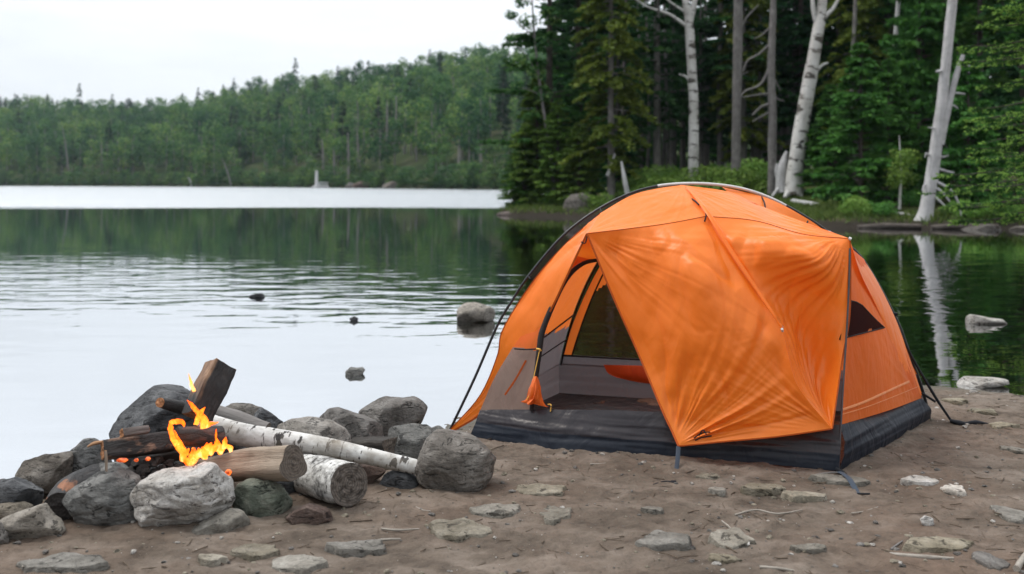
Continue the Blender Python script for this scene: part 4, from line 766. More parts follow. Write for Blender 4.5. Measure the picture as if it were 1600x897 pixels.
# ------------------------------------------------------------------ tree generators
def conifer(seed, h, rad, base=.06, nb=110, tw=30, sub=2, tl=.5, tww=.10, rise=.12, droop=.30, pw=.85, irr=.4, tr=.16, gap=0.):
    rng = np.random.RandomState(seed); t = base+(1-base)*np.sort(rng.rand(nb))**.92
    if gap: t = base+(1-base)*np.clip(np.round((t-base)/(1-base)/gap)*gap+rng.normal(size=nb)*gap*.13, 0, 1)
    f = np.clip((t-base)/(1-base), 0, 1); az = rng.rand(nb)*2*math.pi; Lb = rad*((1-f)**pw)*(1-irr*rng.rand(nb))*np.clip(.55+f*6, 0, 1)+.12
    crown = MB(); z0 = t*h
    for i in range(nb):
        s_ = np.linspace(0, 1, 4); r = s_*Lb[i]; pts = np.stack([np.cos(az[i])*r, np.sin(az[i])*r, z0[i]+rise*r-droop*r*r/Lb[i]*.9], 1); tube(crown, pts, np.linspace(.012+.012*Lb[i], .004, 4), 4, m=1, cap=False, tint=.3)
    s = rng.rand(nb, tw)**.65; s = .12+.88*s; r = s*Lb[:, None]
    base_ = np.stack([np.cos(az)[:, None]*r, np.sin(az)[:, None]*r, z0[:, None]+rise*r-droop*r*r/Lb[:, None]*.9], -1).reshape(-1, 3)
    sg = np.where(rng.rand(nb, tw) < .5, -1, 1); a2 = az[:, None]+sg*rng.uniform(.35, 1.25, (nb, tw)); el = rng.uniform(-.45, .15, (nb, tw))
    d = np.stack([np.cos(a2)*np.cos(el), np.sin(a2)*np.cos(el), np.sin(el)], -1).reshape(-1, 3)
    ln = (tl*(1.15-.65*s)*rng.uniform(.6, 1.2, (nb, tw))*np.clip(Lb[:, None]/rad*1.3+.35, .4, 1)).reshape(-1)
    bt = (rng.rand(nb)[:, None]*.35+0*s).reshape(-1)
    for k in range(sub):
        c = base_+d*(ln*(k+.5)/sub)[:, None]; n_ = len(c); ax = d+rng.normal(size=(n_, 3))*.35
        diamonds(crown, c, ax, ln/sub*1.7, tww*rng.uniform(.6, 1.3, n_), bt+.45*rng.rand(n_)+.2*s.reshape(-1)*rng.rand(n_), rng, flat=.55)
    trunk = MB(); tube(trunk, [[0, 0, -.3], [0, 0, h*.12], [.03, .02, h*.5], [0, 0, h*.97]], [tr*1.35, tr, tr*.62, .012], 10, nl=30, namp=.08, nsc=4, seed=seed)
    return trunk, crown
def blob(mb, rng, c, r, n, size, tint=(.2, .9), flat=.3, m=0):
    d = rng.normal(size=(n, 3)); d /= np.linalg.norm(d, axis=1)[:, None]; r = np.asarray(r)
    rr = rng.uniform(.45, 1.05, n)**.6; lump = 1+.28*fbm(d*2.1+c[0]*3+c[2], 3)
    p = np.asarray(c)+d*r*(rr*lump)[:, None]; ax = rng.normal(size=(n, 3)); d2 = d+rng.normal(size=(n, 3))*.38; d2[:, 2] += .25; d2 /= np.linalg.norm(d2, axis=1)[:, None]; ax = ax-d2*(ax*d2).sum(1)[:, None]; b0 = rng.rand()*.3; R_ = np.cross(d2, ax)
    diamonds(mb, p, ax, size*rng.uniform(.6, 1.4, n), size*.62*rng.uniform(.7, 1.2, n), b0+tint[0]+(tint[1]-tint[0]-.3)*rng.rand(n), rng, flat=flat, m=m, R=R_)
def shrub(seed, r, hgt, n, size, lobes=9):
    rng = np.random.RandomState(seed); mb = MB()
    for k in range(lobes):
        a = rng.rand()*2*math.pi; q = rng.rand()**.5*r*.75; c = [math.cos(a)*q, math.sin(a)*q, hgt*rng.uniform(.15, .75)]
        blob(mb, rng, c, np.array([r*.42, r*.42, hgt*.33]), n//lobes, size, (.1, 1.))
        tube(mb, [[c[0]*.2, c[1]*.2, 0], [c[0]*.7, c[1]*.7, c[2]*.6], c], [.018, .012, .005], 5, m=1, tint=.3)
    return mb
def proto_tree(name, tb, leaf, bark):
    trunk, crown = tb; r = bpy.data.objects.new(name, None); COL.objects.link(r)
    o = trunk.build('trunk', bark, r); crown.build('crown', [leaf, bark], r, smooth=False); return r
_used = set()
def place(proto, loc, rz, sc, label, cat, group):
    if proto.name not in _used:
        _used.add(proto.name); r = proto; r.location = tuple(float(c) for c in loc); r.rotation_euler = (0, 0, rz); r.scale = sc if hasattr(sc, '__len__') else (sc,)*3
    else: r = dup(proto, loc, rz, sc)
    return tag(r, label, cat, group)

# ------------------------------------------------------------------ far hill with its wood
def hill_par(px):
    ytop = np.interp(px, [-900, -300, 0, 100, 200, 260, 300, 350, 400, 450, 500, 550, 600, 650, 700, 780, 1000, 1700], [150, 152, 157, 160, 165, 162, 155, 143, 131, 123, 121, 113, 103, 98, 91, 81, 70, 90])
    Ys = np.interp(px, [-900, -300, 0, 400, 640, 800, 1000, 1700], [420, 375, 345, 268, 205, 176, 170, 170]); Yr = Ys+205
    return Ys, Yr, H+(YH-ytop)/F*Yr-10.5
def hill_z(px, s):
    Ys, Yr, hm = hill_par(px); return np.where(s < 0, WZ+s*.25, WZ+.3*sstep(0, 2, s)+hm*np.clip(s/205, 0, 1)**.85-np.maximum(s-205, 0)*.12)
hp = np.linspace(-900, 1700, 261); hs = np.concatenate([[-12, -3, -.5, 0, .7, 2], np.linspace(5, 330, 60)]); HP, HS = np.meshgrid(hp, hs)
HYs = hill_par(HP)[0]; HY = HYs+HS; HX = (HP-CX)/F*HY; HZ = hill_z(HP, HS); HZ = np.where(HS > 1, HZ+.8*fbm(np.stack([HX.ravel()*.05, HY.ravel()*.05, HX.ravel()*0], 1), 3).reshape(HZ.shape), HZ)
m, nt, b, out = mat('forest floor'); o = objco(nt, False); n1 = noise(nt, o, .12, 6, .65); L(nt, ramp(nt, n1, [(.35, (.022, .035, .016)), (.55, (.045, .06, .026)), (.72, (.11, .095, .07))]), b.inputs['Base Color']); b.inputs['Roughness'].default_value = 1; b.inputs['Specular IOR Level'].default_value = 0
FLOORM = m
mb = MB(); mb.add(np.stack([HX.ravel(), HY.ravel(), HZ.ravel()], 1), q=gridq(260, len(hs)-1)); struct(mb.build('far_hill', FLOORM))
# tree kinds of the far wood (18 m broadleaf, 17 m conifer), as leaf clouds
def far_broad(seed, n=420):
    rng = np.random.RandomState(seed); t = MB(); c = MB(); tube(t, [[0, 0, -2], [.1, 0, 4], [0, .1, 9]], [.22, .17, .08], 6)
    for k in range(10):
        a = rng.rand()*6.28; q = rng.rand()**.5*2.3; zz = rng.uniform(1.6, 10.5); sc_ = 1-.35*abs(zz-7)/5; blob(c, rng, [math.cos(a)*q*sc_, math.sin(a)*q*sc_, zz], np.array([2.0, 2.0, 1.6])*sc_*rng.uniform(.8, 1.15), n//10, .70, (.05, .95))
    return t, c
FB = [far_broad(k) for k in range(4)]
FC = [conifer(50+k, 12, 1.9, .1, 46, 9, 1, 1.0, .38, .1, .35, .9, .45, .14) for k in range(3)]
FBp = [proto_tree('broadleaf_tree', FB[k], LEAF['farb'], BARK['grey']) for k in range(4)]; FCp = [proto_tree('conifer_tree', FC[k], LEAF['farc'], BARK['spruce']) for k in range(3)]
rng = np.random.RandomState(21)
cand = []
for q in np.arange(-330, 1010, 8.5):
    s = 1.5
    while s < 225:
        Ys = hill_par(q)[0]; Y = Ys+s; wpx = 7.0/Y*F
        if (q/8.5 % max(1, round(wpx/8.5))) < 1: cand.append((q+rng.uniform(-.45, .45)*wpx, max(1, s+rng.uniform(-2.2, 2.2))))
        s += 6.6
cand = np.array(cand)
typ = perlin(np.stack([cand[:, 0]*.012, cand[:, 1]*.03, cand[:, 0]*0+3], 1))+.35*rng.normal(size=len(cand))
isC = typ > .6
isC |= (cand[:, 1] > 185) & (rng.rand(len(cand)) < .24)
Zc = hill_z(cand[:, 0], cand[:, 1]); Yc_ = hill_par(cand[:, 0])[0]+cand[:, 1]; Xc = (cand[:, 0]-CX)/F*Yc_
sky_line = cand[:, 1] > 197; front = (cand[:, 1] < 7)
vis = (cand[:, 0] > -20) & (cand[:, 0] < 815)
single = vis & (front | (sky_line & isC & (rng.rand(len(cand)) < .8)))
print('far trees', len(cand), 'single', single.sum(), (single & isC).sum())
acc = MB(); acc2 = MB()
for i in range(len(cand)):
    loc = np.array([Xc[i], Yc_[i], Zc[i]-.1]); a = rng.rand()*6.28
    sc = rng.uniform(.8, 1.35)*(1.0 if not isC[i] else 1.05)
    if isC[i] and sky_line[i]: sc *= rng.choice([.75, .9, 1.0, 1.15, 1.35])
    if front[i]: sc *= rng.uniform(.6, .9); loc[2] -= 1.3*sc
    if single[i]:
        if isC[i]: place(FCp[i % 3], loc, a, (sc*.9, sc*.9, sc*1.05), 'dark pointed conifer on the far shore' if front[i] else 'dark pointed conifer on the skyline of the far hill', 'tree', 'conifers on the far shore' if front[i] else 'conifers on the far skyline')
        else: place(FBp[i % 4], loc, a, sc, 'round green broadleaf tree at the water edge of the far shore', 'tree', 'broadleaf trees on the far shore')
    else:
        ca, sa = math.cos(a), math.sin(a); RM = np.array([[ca, -sa, 0], [sa, ca, 0], [0, 0, 1]])*sc
        src = (FC[i % 3] if isC[i] else FB[i % 4])
        tgt = acc2 if isC[i] else acc
        for j, part_ in enumerate(src):
            for v, q_, m_, ti in zip(part_.v, part_.q, part_.qm, part_.ti):
                if len(v) < 12 and j == 1 and isC[i]: pass
            V = np.concatenate(part_.v)@RM.T+loc; Q = np.concatenate(part_.q); Mi = np.concatenate(part_.qm) if j else np.full(len(Q), 1)
            tgt.add(V, q=Q, m=Mi, tint=np.clip(np.concatenate(part_.ti)+rng.uniform(-.32, .28)+.32*perlin(np.array([[cand[i, 0]*.021, cand[i, 1]*.02, 1.5]]))[0], 0, 1))
for q in np.arange(-330, 1010, 6.5):
    Ys = hill_par(q)[0]; src = FB[int(rng.rand()*4)]; sc = rng.uniform(.3, .55); V = np.concatenate(src[1].v)*sc*np.array([1.2, 1.2, 1]); s_ = rng.uniform(-.2, 1.6); Y = Ys+s_
    acc.add(V+[(q+rng.uniform(-3, 3)-CX)/F*Y, Y, -1.0*sc-.1], q=np.concatenate(src[1].q), m=0, tint=np.clip(np.concatenate(src[1].ti)+rng.uniform(-.3, .2), 0, 1))
stuff(acc.build('far_broadleaf_wood', [LEAF['farb'], BARK['grey']], smooth=False), 'mass of green broadleaf wood covering the far hillside', 'wood')
stuff(acc2.build('far_conifer_wood', [LEAF['farc'], BARK['spruce']], smooth=False), 'mass of dark conifers mixed into the far hillside wood', 'wood')
for r in FBp+FCp:
    if r.name not in _used:
        for c in list(r.children): bpy.data.objects.remove(c)
        bpy.data.objects.remove(r)
# pale bare trunks on the far slope
def bare(px, yb, yt, Y, r, lean, lab, group, mt='grey'):
    a_, b_ = P(px, yb, Y), P(px+lean, yt, Y+.5); mb = MB(); tube(mb, [a_-[0, 0, 1], (a_+b_)/2+[.1, 0, 0], b_], [r, r*.8, r*.35], 7, nl=12, namp=.15, nsc=2); return tag(mb.build('bare_tree', BARK[mt], loc=a_), lab, 'tree trunk', group)
for px, yb, yt in [(452, 215, 172), (468, 210, 165), (484, 220, 175), (560, 225, 165), (575, 215, 160), (590, 232, 158), (603, 240, 165), (618, 228, 158), (632, 235, 172), (560, 270, 205), (505, 262, 225), (522, 275, 235), (545, 280, 215), (750, 275, 235), (690, 258, 222), (716, 266, 225), (185, 268, 225), (160, 270, 230), (265, 240, 205)]:
    q = px; Ys = hill_par(q)[0]; s_ = np.linspace(1, 150, 300); yy = YH-(hill_z(q, s_)-H)/(Ys+s_)*F; k = np.argmin(abs(yy-yb)); bare(px, yb, yt-8, Ys+s_[k]-3.5, .34, rng.uniform(-3, 3), 'pale bare trunk standing among the trees of the far hillside', 'bare trunks on the far hillside')
bare(107, 262, 197, hill_par(107)[0]-1, .26, -10, 'tall pale yellowish snag leaning left on the far shore', None, 'grey'); bare(361, 284, 248, hill_par(361)[0]-2, .25, -14, 'grey leaning dead trunk on the far shore, left of the white boat', None, 'grey')
bare(300, 290, 277, hill_par(300)[0]-1, .3, -6, 'short white leaning stub at the far waterline', None, 'silver')
for k, (px, wp, hp_, lab) in enumerate([(612, 34, 15, 'pale rock outcrop at the far waterline below the round tree'), (566, 40, 14, 'low reddish rock bank at the far waterline'), (548, 20, 12, 'small pale boulder at the far waterline')]):
    Y = hill_par(px)[0]-1; yb = YH+F*(H-WZ)/Y+3; rock([(px-wp/2, yb), (px-wp*.4, yb-hp_*.6), (px-wp*.1, yb-hp_), (px+wp*.25, yb-hp_*.9), (px+wp/2, yb-hp_*.4), (px+wp/2, yb)], Y, 'brown' if k != 1 else 'red', lab, 300+k, .8, group=None, sub=4, name='shore_rock')
# white boat with a mast
bY = 232.; bl = P(501, 0, bY); bl[2] = WZ; boat = thing('white_boat', 'small white boat with a thick white mast on the far water', 'boat', bl)
WHITE = plain('white boat paint', (.8, .8, .8), .4)
k_ = bY/F; mb = MB(); A_ = np.array([[-12, 0, .0], [12, 0, .0]])*k_
sec = []
for t_ in np.linspace(0, 1, 9):
    x_ = (-12.5+25*t_)*k_; wd = .75*math.sin(math.pi*min(1, .18+t_*.75))**.6; sec.append([[x_, -wd, 2.6*k_], [x_, -wd*.8, -.6*k_], [x_, wd*.8, -.6*k_], [x_, wd, 2.6*k_], [x_, 0, 2.9*k_]])
S_ = np.array(sec)+bl; qs = [[i*5+j, i*5+(j+1) % 5, (i+1)*5+(j+1) % 5, (i+1)*5+j] for i in range(8) for j in range(5)]; mb.add(S_.reshape(-1, 3), q=qs, t=[[0, 2, 1], [0, 3, 2], [0, 4, 3], [40, 41, 42], [40, 42, 43], [40, 43, 44]]); mb.build('hull', WHITE, boat, smooth=False)
mb = MB(); tube(mb, [bl+np.array([-6.5, 0, 2])*k_, bl+np.array([-6.3, 0, 27])*k_], [2.5*k_, 2.0*k_], 12, namp=0); mb.build('mast', WHITE, boat)
mb = MB(); box(mb, bl+np.array([4, 0, 5.0])*k_, [15*k_, .9, 1.3*k_]); box(mb, bl+np.array([4, 0, 8.4])*k_, [15*k_, 1., 1.2*k_])
for x_ in (-2, 10): box(mb, bl+np.array([x_, 0, 5.6])*k_, [.8*k_, .3, 6*k_])
mb.build('deck_rail', WHITE, boat, smooth=False)

# ------------------------------------------------------------------ wooded point across the cove
SB = np.array([(14, 175), (7, 120), (3.4, 85), (.9, 58), (-.3, 46.5), (-.75, 43.4), (-.1, 41.6), (1.2, 40.6), (2.55, 39.2), (4.2, 36.8), (6.2, 34.2), (8.4, 32.0), (10.6, 30.7), (13, 30.2), (15.6, 29.7), (19, 28.2), (26, 25), (60, 22)], float)
dd = -signed(np.array([[6., 60.]]), SB)[0]; SGN = 1. if -dd > 0 else -1.
def bank_z(X, Y):
    X = np.asarray(X, float); sh = X.shape; P2 = np.stack([X.ravel(), np.asarray(Y, float).ravel()], 1); d = SGN*signed(P2, SB); d = d+.35*fbm(np.stack([P2[:, 0]*.5, P2[:, 1]*.5, P2[:, 0]*0+9], 1), 3)
    n = fbm(np.stack([P2[:, 0]*.5, P2[:, 1]*.5, P2[:, 0]*0+4], 1), 4)
    z = np.where(d > 0, WZ+.22*sstep(0, .35, d)+.105*np.minimum(d, 16)+.02*np.maximum(d-16, 0)+.10*n*sstep(0, 2, d), WZ+d*.5); return np.maximum(z, -1.4).reshape(sh), d.reshape(sh)
bx = axis_(-4, 30, .3, -40, 90); by = axis_(24, 62, .3, 15, 200); BX, BY = np.meshgrid(bx, by); BZ, BD = bank_z(BX, BY)
m, nt, b, out = mat('bank soil'); o = objco(nt, False); n1 = noise(nt, o, .5, 6, .65); n2 = noise(nt, o, 5, 5, .7); zc = N(nt, 'SeparateXYZ', {0: o}).outputs[2]
c = ramp(nt, n1, [(.36, (.035, .045, .018)), (.5, (.07, .085, .03)), (.62, (.12, .115, .06)), (.75, (.19, .15, .11))]); c = mix(nt, .6, c, ramp(nt, n2, [(.3, .35), (.6, 1)]), 'MULTIPLY'); c = mix(nt, N(nt, 'MapRange', {0: zc, 1: .06, 2: .25, 3: 1., 4: 0.}).outputs[0], c, (.035, .03, .024))
L(nt, c, b.inputs['Base Color']); b.inputs['Roughness'].default_value = 1; b.inputs['Specular IOR Level'].default_value = .05; L(nt, bump(nt, n2, .8, .06), b.inputs['Normal'])
mb = MB(); mb.add(np.stack([BX.ravel(), BY.ravel(), BZ.ravel()], 1), q=gridq(len(bx)-1, len(by)-1)); struct(mb.build('bank', m))
def B(px, Y, dz=0.):
    x = (px-CX)/F*Y; z = bank_z(np.array([x]), np.array([Y]))[0][0]; return np.array([x, Y, z+dz])
S = [proto_tree('spruce_tree', conifer(1, 17, 2.3, .05, 130, 38, 2, .58, .15, .1, .32), LEAF['spruce'], BARK['spruce']),
     proto_tree('spruce_tree', conifer(2, 18, 2.5, .06, 135, 38, 2, .6, .155, .14, .30, .7), LEAF['spruce'], BARK['spruce']),
     proto_tree('spruce_tree', conifer(3, 16, 2.2, .20, 85, 38, 2, .6, .15, .12, .35, .6), LEAF['spruce'], BARK['grey']),
     proto_tree('fir_tree', conifer(4, 15, 2.5, .04, 140, 40, 2, .58, .15, .16, .28), LEAF['fir'], BARK['spruce'])]
OL = proto_tree('spruce_tree', conifer(5, 15, 2.15, .10, 190, 44, 2, .5, .13, .02, .42, .6, .55, .15), LEAF['olive'], BARK['grey'])
PI = proto_tree('pine_tree', conifer(6, 15, 3.2, .10, 120, 60, 2, .55, .15, .16, .10, .45, .5, .2, gap=.085), LEAF['pine'], BARK['spruce'])
CE = proto_tree('cedar_tree', conifer(7, 5.6, 1.7, .01, 170, 42, 2, .42, .125, .25, .25, .75, .35, .09), LEAF['cedar'], BARK['spruce'])
YF = proto_tree('fir_tree', conifer(8, 5.6, 1.85, .02, 150, 42, 2, .44, .12, .22, .22, .8, .3, .08), LEAF['fir'], BARK['spruce'])
place(PI, B(858, 44.5), .4, (1, 1, 1), 'dark pine with layered airy branches at the tip of the wooded point', 'tree', None)
place(OL, B(955, 41.6), 1.1, (1, 1, 1), 'olive green drooping spruce with a visible grey trunk on the wooded point', 'tree', None)
place(CE, B(838, 43.9), .0, (1, 1, 1.0), 'bushy olive cedar leaning over the water at the tip of the point', 'tree', None)
dup_ = place(CE, B(905, 42.0), 2.0, (.75, .75, .62), 'low yellowish cedar above the big brown boulder', 'tree', None)
place(YF, B(1345, 34.0), .5, (1, 1, 1.0), 'bushy mid green young fir standing on the far bank behind the tent', 'tree', None)
place(YF, B(1438, 37.5), 2.4, (1.25, 1.25, 1.75), 'taller dark fir between the young fir and the silver snag', 'tree', None)
place(YF, B(1298, 37.2), 1.4, (.75, .75, .75), 'small fir between the leaning birch and the young fir', 'tree', None)
place(OL, B(1340, 43.5), 2.9, (1.0, 1.0, 1.05), 'brownish green spruce with high bare trunk above the young fir', 'tree', None)
place(OL, B(1162, 45.5), 4., (.9, .9, 1.0), 'olive spruce with sparse low boughs around the grey trunks', 'tree', None)
place(CE, B(872, 42.8), 3.3, (.85, .85, .8), 'rounded olive cedar just left of the brown boulder', 'tree', None)
place(YF, B(818, 44.2), 1.9, (.7, .7, .62), 'short green fir at the water edge of the point', 'tree', None)
place(YF, B(908, 44.6), .9, (.95, .95, 1.05), 'mid green fir between the pine and the olive spruce', 'tree', None)
place(YF, B(1388, 35.6), 3.9, (.9, .9, .9), 'bushy fir filling the space right of the young fir', 'tree', None)
place(YF, B(1512, 33.5), 5.1, (.85, .85, .95), 'rounded fir right of the silver snag above the fresh green shrub', 'tree', None)
# the dark wood behind
rng = np.random.RandomState(5); cnt = 0
for row, (Y0, step, lo, hi) in enumerate([(48, 66, 900, 1720), (53, 58, 905, 1740), (59, 52, 885, 1760), (66, 46, 880, 1780), (75, 42, 870, 1800), (86, 40, 860, 1820)]):
    px = lo+rng.uniform(0, 20)
    while px < hi:
        Y = Y0+rng.uniform(-2.5, 2.5); q = S[rng.choice([1, 0, 3, 1, 0])] if row < 3 else S[rng.choice([0, 1, 3, 0])]
        if 1000 < px < 1280 and row < 4: q = S[2]
        sc = rng.uniform(.8, 1.15); place(q, B(px, Y, -.1), rng.rand()*6.28, (sc*1.05, sc*1.05, sc*(.72 if rng.rand() < .3 else 1.)), 'dark conifer in the dense wood behind the tent', 'tree', 'conifers of the dense wood'); cnt += 1
        px += step*rng.uniform(.7, 1.3)
for px, Y, k, sc, lab in [(1475, 41, 3, 1., 'broad green fir behind the silver snag'), (1530, 38, 3, .9, 'dark green fir right of the silver snag'), (1600, 36, 0, 1., 'dense spruce at the right picture edge on the far bank'), (1660, 34, 3, 1., 'fir on the far bank just beyond the right picture edge'), (1250, 47, 1, 1., 'tall spruce directly behind the leaning birch'), (1390, 44, 3, 1.05, 'tall green fir behind the young fir')]:
    place(S[k], B(px, Y, -.1), rng.rand()*6.28, sc, lab, 'tree', None)
print('wood', cnt)
# slim trunks inside the wood
for k, (px, Y, wpx) in enumerate([(1010, 50, 5), (1034, 54, 6), (1045, 49, 5), (1104, 52, 8), (1126, 47, 7), (1175, 50, 7), (1003, 58, 6), (1022, 47, 4), (1190, 46, 5), (1232, 51, 6), (975, 52, 5)]):
    a_ = B(px, Y, -.3); mb = MB(); r = wpx/2/F*Y; tube(mb, [a_, a_+[rng.normal()*.1, 0, 5], a_+[rng.normal()*.2, 0, 11]], [r*1.1, r, r*.6], 8, nl=30, namp=.1, nsc=3, seed=k)
    for j in range(9):
        z_ = rng.uniform(3, 10); an = rng.uniform(0, 6.28); tube(mb, [a_+[0, 0, z_], a_+[math.cos(an)*.8, math.sin(an)*.8, z_+rng.uniform(-.2, .1)]], [.02, .006], 4)
    tag(mb.build('bare_tree', BARK['grey'], loc=a_), 'slim grey trunk in the gloom of the wood', 'tree trunk', 'slim trunks in the wood')
def bigtree(name, lab, mt, pts, rpx, branches=(), crown=None, seed=0, extra=None):
    Y = pts[0][2]; W = [P(*q) for q in pts]; t = thing(name, lab, 'tree', W[0]); mb = MB()
    tube(mb, W, [a/2/F*Y for a in rpx], 18, nl=70, namp=.07, nsc=3, seed=seed); mb.build('trunk', mt, t)
    for bp, r0, r1 in branches:
        mb = MB(); tube(mb, [P(*q) for q in bp], [r0/2/F*Y, r1/2/F*Y], 8, nl=18, namp=.1, nsc=6, seed=seed); mb.build('branch', mt, t)
    if crown:
        mb = MB(); rg = np.random.RandomState(seed)
        for cx, cy, r in crown: blob(mb, rg, P(cx, cy, Y), np.array([r, r, r*.7]), int(230*r), .17, (0, 1.))
        mb.build('crown', LEAF['farb'], t, smooth=False)
    return t
bigtree('birch_tree', 'white birch trunk forking near the top, on the left above the tent', BARK['birch'], [(1083, 296, 41), (1084, 170, 41), (1080, 90, 41), (1076, 30, 41), (1068, -20, 41), (1060, -110, 41)], [17, 15, 15, 14, 8, 4], [([(1077, 36, 41), (1084, 10, 41), (1090, -30, 41), (1096, -100, 41)], 11, 4), ([(1072, 40, 41), (1045, 22, 41), (1015, 12, 41), (992, -2, 41)], 6, 2), ([(1079, 130, 41), (1072, 120, 41), (1061, 116, 41)], 5, 2), ([(1073, 20, 41), (1050, 5, 41), (1030, -12, 41)], 4, 2)], [(1050, -130, 1.5), (1110, -110, 1.4), (1085, -180, 1.6)], 1)
bigtree('birch_tree', 'slender leaning birch with airy leaves over the water at the tip of the point', BARK['grey'], [(868, 318, 43), (858, 230, 43), (842, 120, 43), (834, 40, 43), (828, -60, 43)], [6, 5, 4, 3, 1], [([(842, 120, 43), (825, 90, 43), (806, 70, 43)], 2, 1), ([(836, 60, 43), (815, 40, 43), (798, 26, 43)], 2, 1), ([(848, 150, 43), (825, 140, 43), (808, 138, 43)], 2, 1)], [(804, 62, .42), (826, 34, .5), (812, 92, .38), (848, 66, .5), (798, 24, .3), (838, 112, .45), (860, 25, .5), (816, 2, .4), (842, -40, .7), (808, 134, .33), (852, 150, .4), (793, 95, .22)], 11)
bigtree('dead_tree', 'straight grey trunk directly above the tent top', BARK['grey'], [(1149, 292, 41), (1151, 180, 41), (1153, 60, 41), (1154, -40, 41), (1156, -160, 41)], [15, 14, 15, 13, 8], [([(1152, 60, 41), (1165, 30, 41), (1185, 8, 41)], 4, 2), ([(1152, 120, 41), (1170, 112, 41)], 3, 1)], None, 2)
bigtree('dead_tree', 'grey dead tree with bare branches bending down to the left', BARK['grey'], [(1206, 310, 39), (1207, 190, 39), (1205, 100, 39), (1208, 20, 39), (1209, -80, 39), (1210, -160, 39)], [14, 13, 12, 10, 7, 3],
 [([(1204, 68, 39), (1185, 85, 39), (1168, 95, 39), (1161, 112, 39)], 4, 2), ([(1203, 105, 39), (1188, 132, 39), (1165, 142, 39), (1158, 150, 39)], 5, 2), ([(1204, 146, 39), (1185, 148, 39), (1160, 152, 39)], 4, 2), ([(1203, 162, 39), (1188, 168, 39), (1176, 180, 39)], 5, 3), ([(1203, 175, 39), (1188, 183, 39), (1176, 190, 39)], 4, 2), ([(1209, 150, 39), (1218, 156, 39), (1226, 158, 39)], 3, 1), ([(1209, 120, 39), (1216, 135, 39), (1220, 142, 39)], 3, 1), ([(1206, 40, 39), (1190, 55, 39), (1178, 60, 39)], 3, 1)], None, 3)
bigtree('birch_tree', 'big white birch leaning right with dark knots, rooted behind the tent', BARK['birch'], [(1241, 304, 37.5), (1242, 270, 37.5), (1252, 200, 37.5), (1266, 120, 37.5), (1278, 50, 37.5), (1284, 12, 37.5), (1288, -60, 37.5), (1296, -170, 37.5)], [30, 24, 23, 21, 18, 15, 9, 3], [([(1279, 45, 37.5), (1272, 20, 37.5), (1269, -10, 37.5), (1266, -80, 37.5)], 9, 4), ([(1284, 30, 37.5), (1300, 15, 37.5), (1312, -5, 37.5)], 9, 4), ([(1276, 110, 37.5), (1285, 102, 37.5), (1294, 98, 37.5)], 6, 3), ([(1235, 296, 37.5), (1230, 304, 37.3), (1226, 310, 37.2)], 14, 5), ([(1246, 296, 37.5), (1250, 304, 37.3), (1254, 309, 37.2)], 14, 5)], [(1270, -120, 1.5), (1325, -100, 1.5), (1295, -190, 1.7)], 4)
bigtree('root_stump', 'pale torn root stump beside the foot of the leaning birch', BARK['silver'], [(1222, 300, 38), (1220, 285, 38), (1222, 262, 38), (1229, 236, 38)], [20, 16, 15, 4], [([(1220, 290, 38), (1212, 300, 37.8), (1206, 308, 37.6)], 8, 3), ([(1218, 285, 38), (1213, 268, 38), (1214, 255, 38)], 8, 3)], None, 5)
bigtree('dead_snag', 'tall silver dead snag with a forked stem and roots at the water', BARK['silver'], [(1441, 352, 30.8), (1448, 325, 30.8), (1458, 260, 30.8), (1468, 190, 30.8), (1477, 110, 30.8), (1484, 40, 30.8), (1489, -10, 30.8), (1497, -120, 30.8)], [30, 21, 19, 17, 15, 15, 14, 8],
 [([(1468, 225, 30.8), (1478, 180, 30.8), (1488, 140, 30.8), (1498, 105, 30.8), (1505, 86, 30.8)], 15, 6), ([(1440, 345, 30.8), (1432, 352, 30.6), (1428, 357, 30.5)], 14, 5), ([(1450, 345, 30.8), (1458, 352, 30.6), (1460, 356, 30.5)], 12, 5),
  ([(1455, 280, 30.8), (1475, 290, 30.6), (1490, 302, 30.5), (1500, 325, 30.5), (1502, 345, 30.5)], 5, 2), ([(1455, 290, 30.8), (1472, 300, 30.6), (1484, 315, 30.5)], 6, 2), ([(1453, 300, 30.8), (1466, 312, 30.6), (1477, 322, 30.5)], 6, 2), ([(1460, 262, 30.8), (1480, 268, 30.7), (1491, 270, 30.6)], 5, 2), ([(1462, 245, 30.8), (1475, 245, 30.7), (1482, 243, 30.6)], 4, 2), ([(1478, 165, 30.8), (1490, 165, 30.7), (1497, 170, 30.7)], 4, 2), ([(1488, 145, 30.8), (1500, 146, 30.7), (1508, 147, 30.7)], 4, 2), ([(1500, 100, 30.8), (1508, 102, 30.7), (1515, 103, 30.7)], 5, 3), ([(1472, 110, 30.8), (1466, 112, 30.7), (1463, 111, 30.7)], 6, 4), ([(1464, 200, 30.8), (1456, 200, 30.7), (1451, 199, 30.6)], 4, 2), ([(1450, 285, 30.8), (1444, 290, 30.7), (1441, 298, 30.6)], 4, 2), ([(1455, 245, 30.8), (1448, 240, 30.7), (1445, 246, 30.7)], 4, 2)], None, 6)
bigtree('dead_tree', 'thin pale bare trunk high in the gap right of the leaning birch', BARK['silver'], [(1394, 330, 40), (1396, 120, 40), (1400, 50, 40), (1405, -20, 40), (1410, -140, 40)], [8, 7, 7, 6, 4], (), None, 7)
bigtree('dead_tree', 'thin brown bare trunk beside the brownish green spruce', BARK['grey'], [(1328, 320, 42), (1331, 130, 42), (1336, 20, 42), (1340, -120, 42)], [7, 6, 6, 4], (), None, 8)
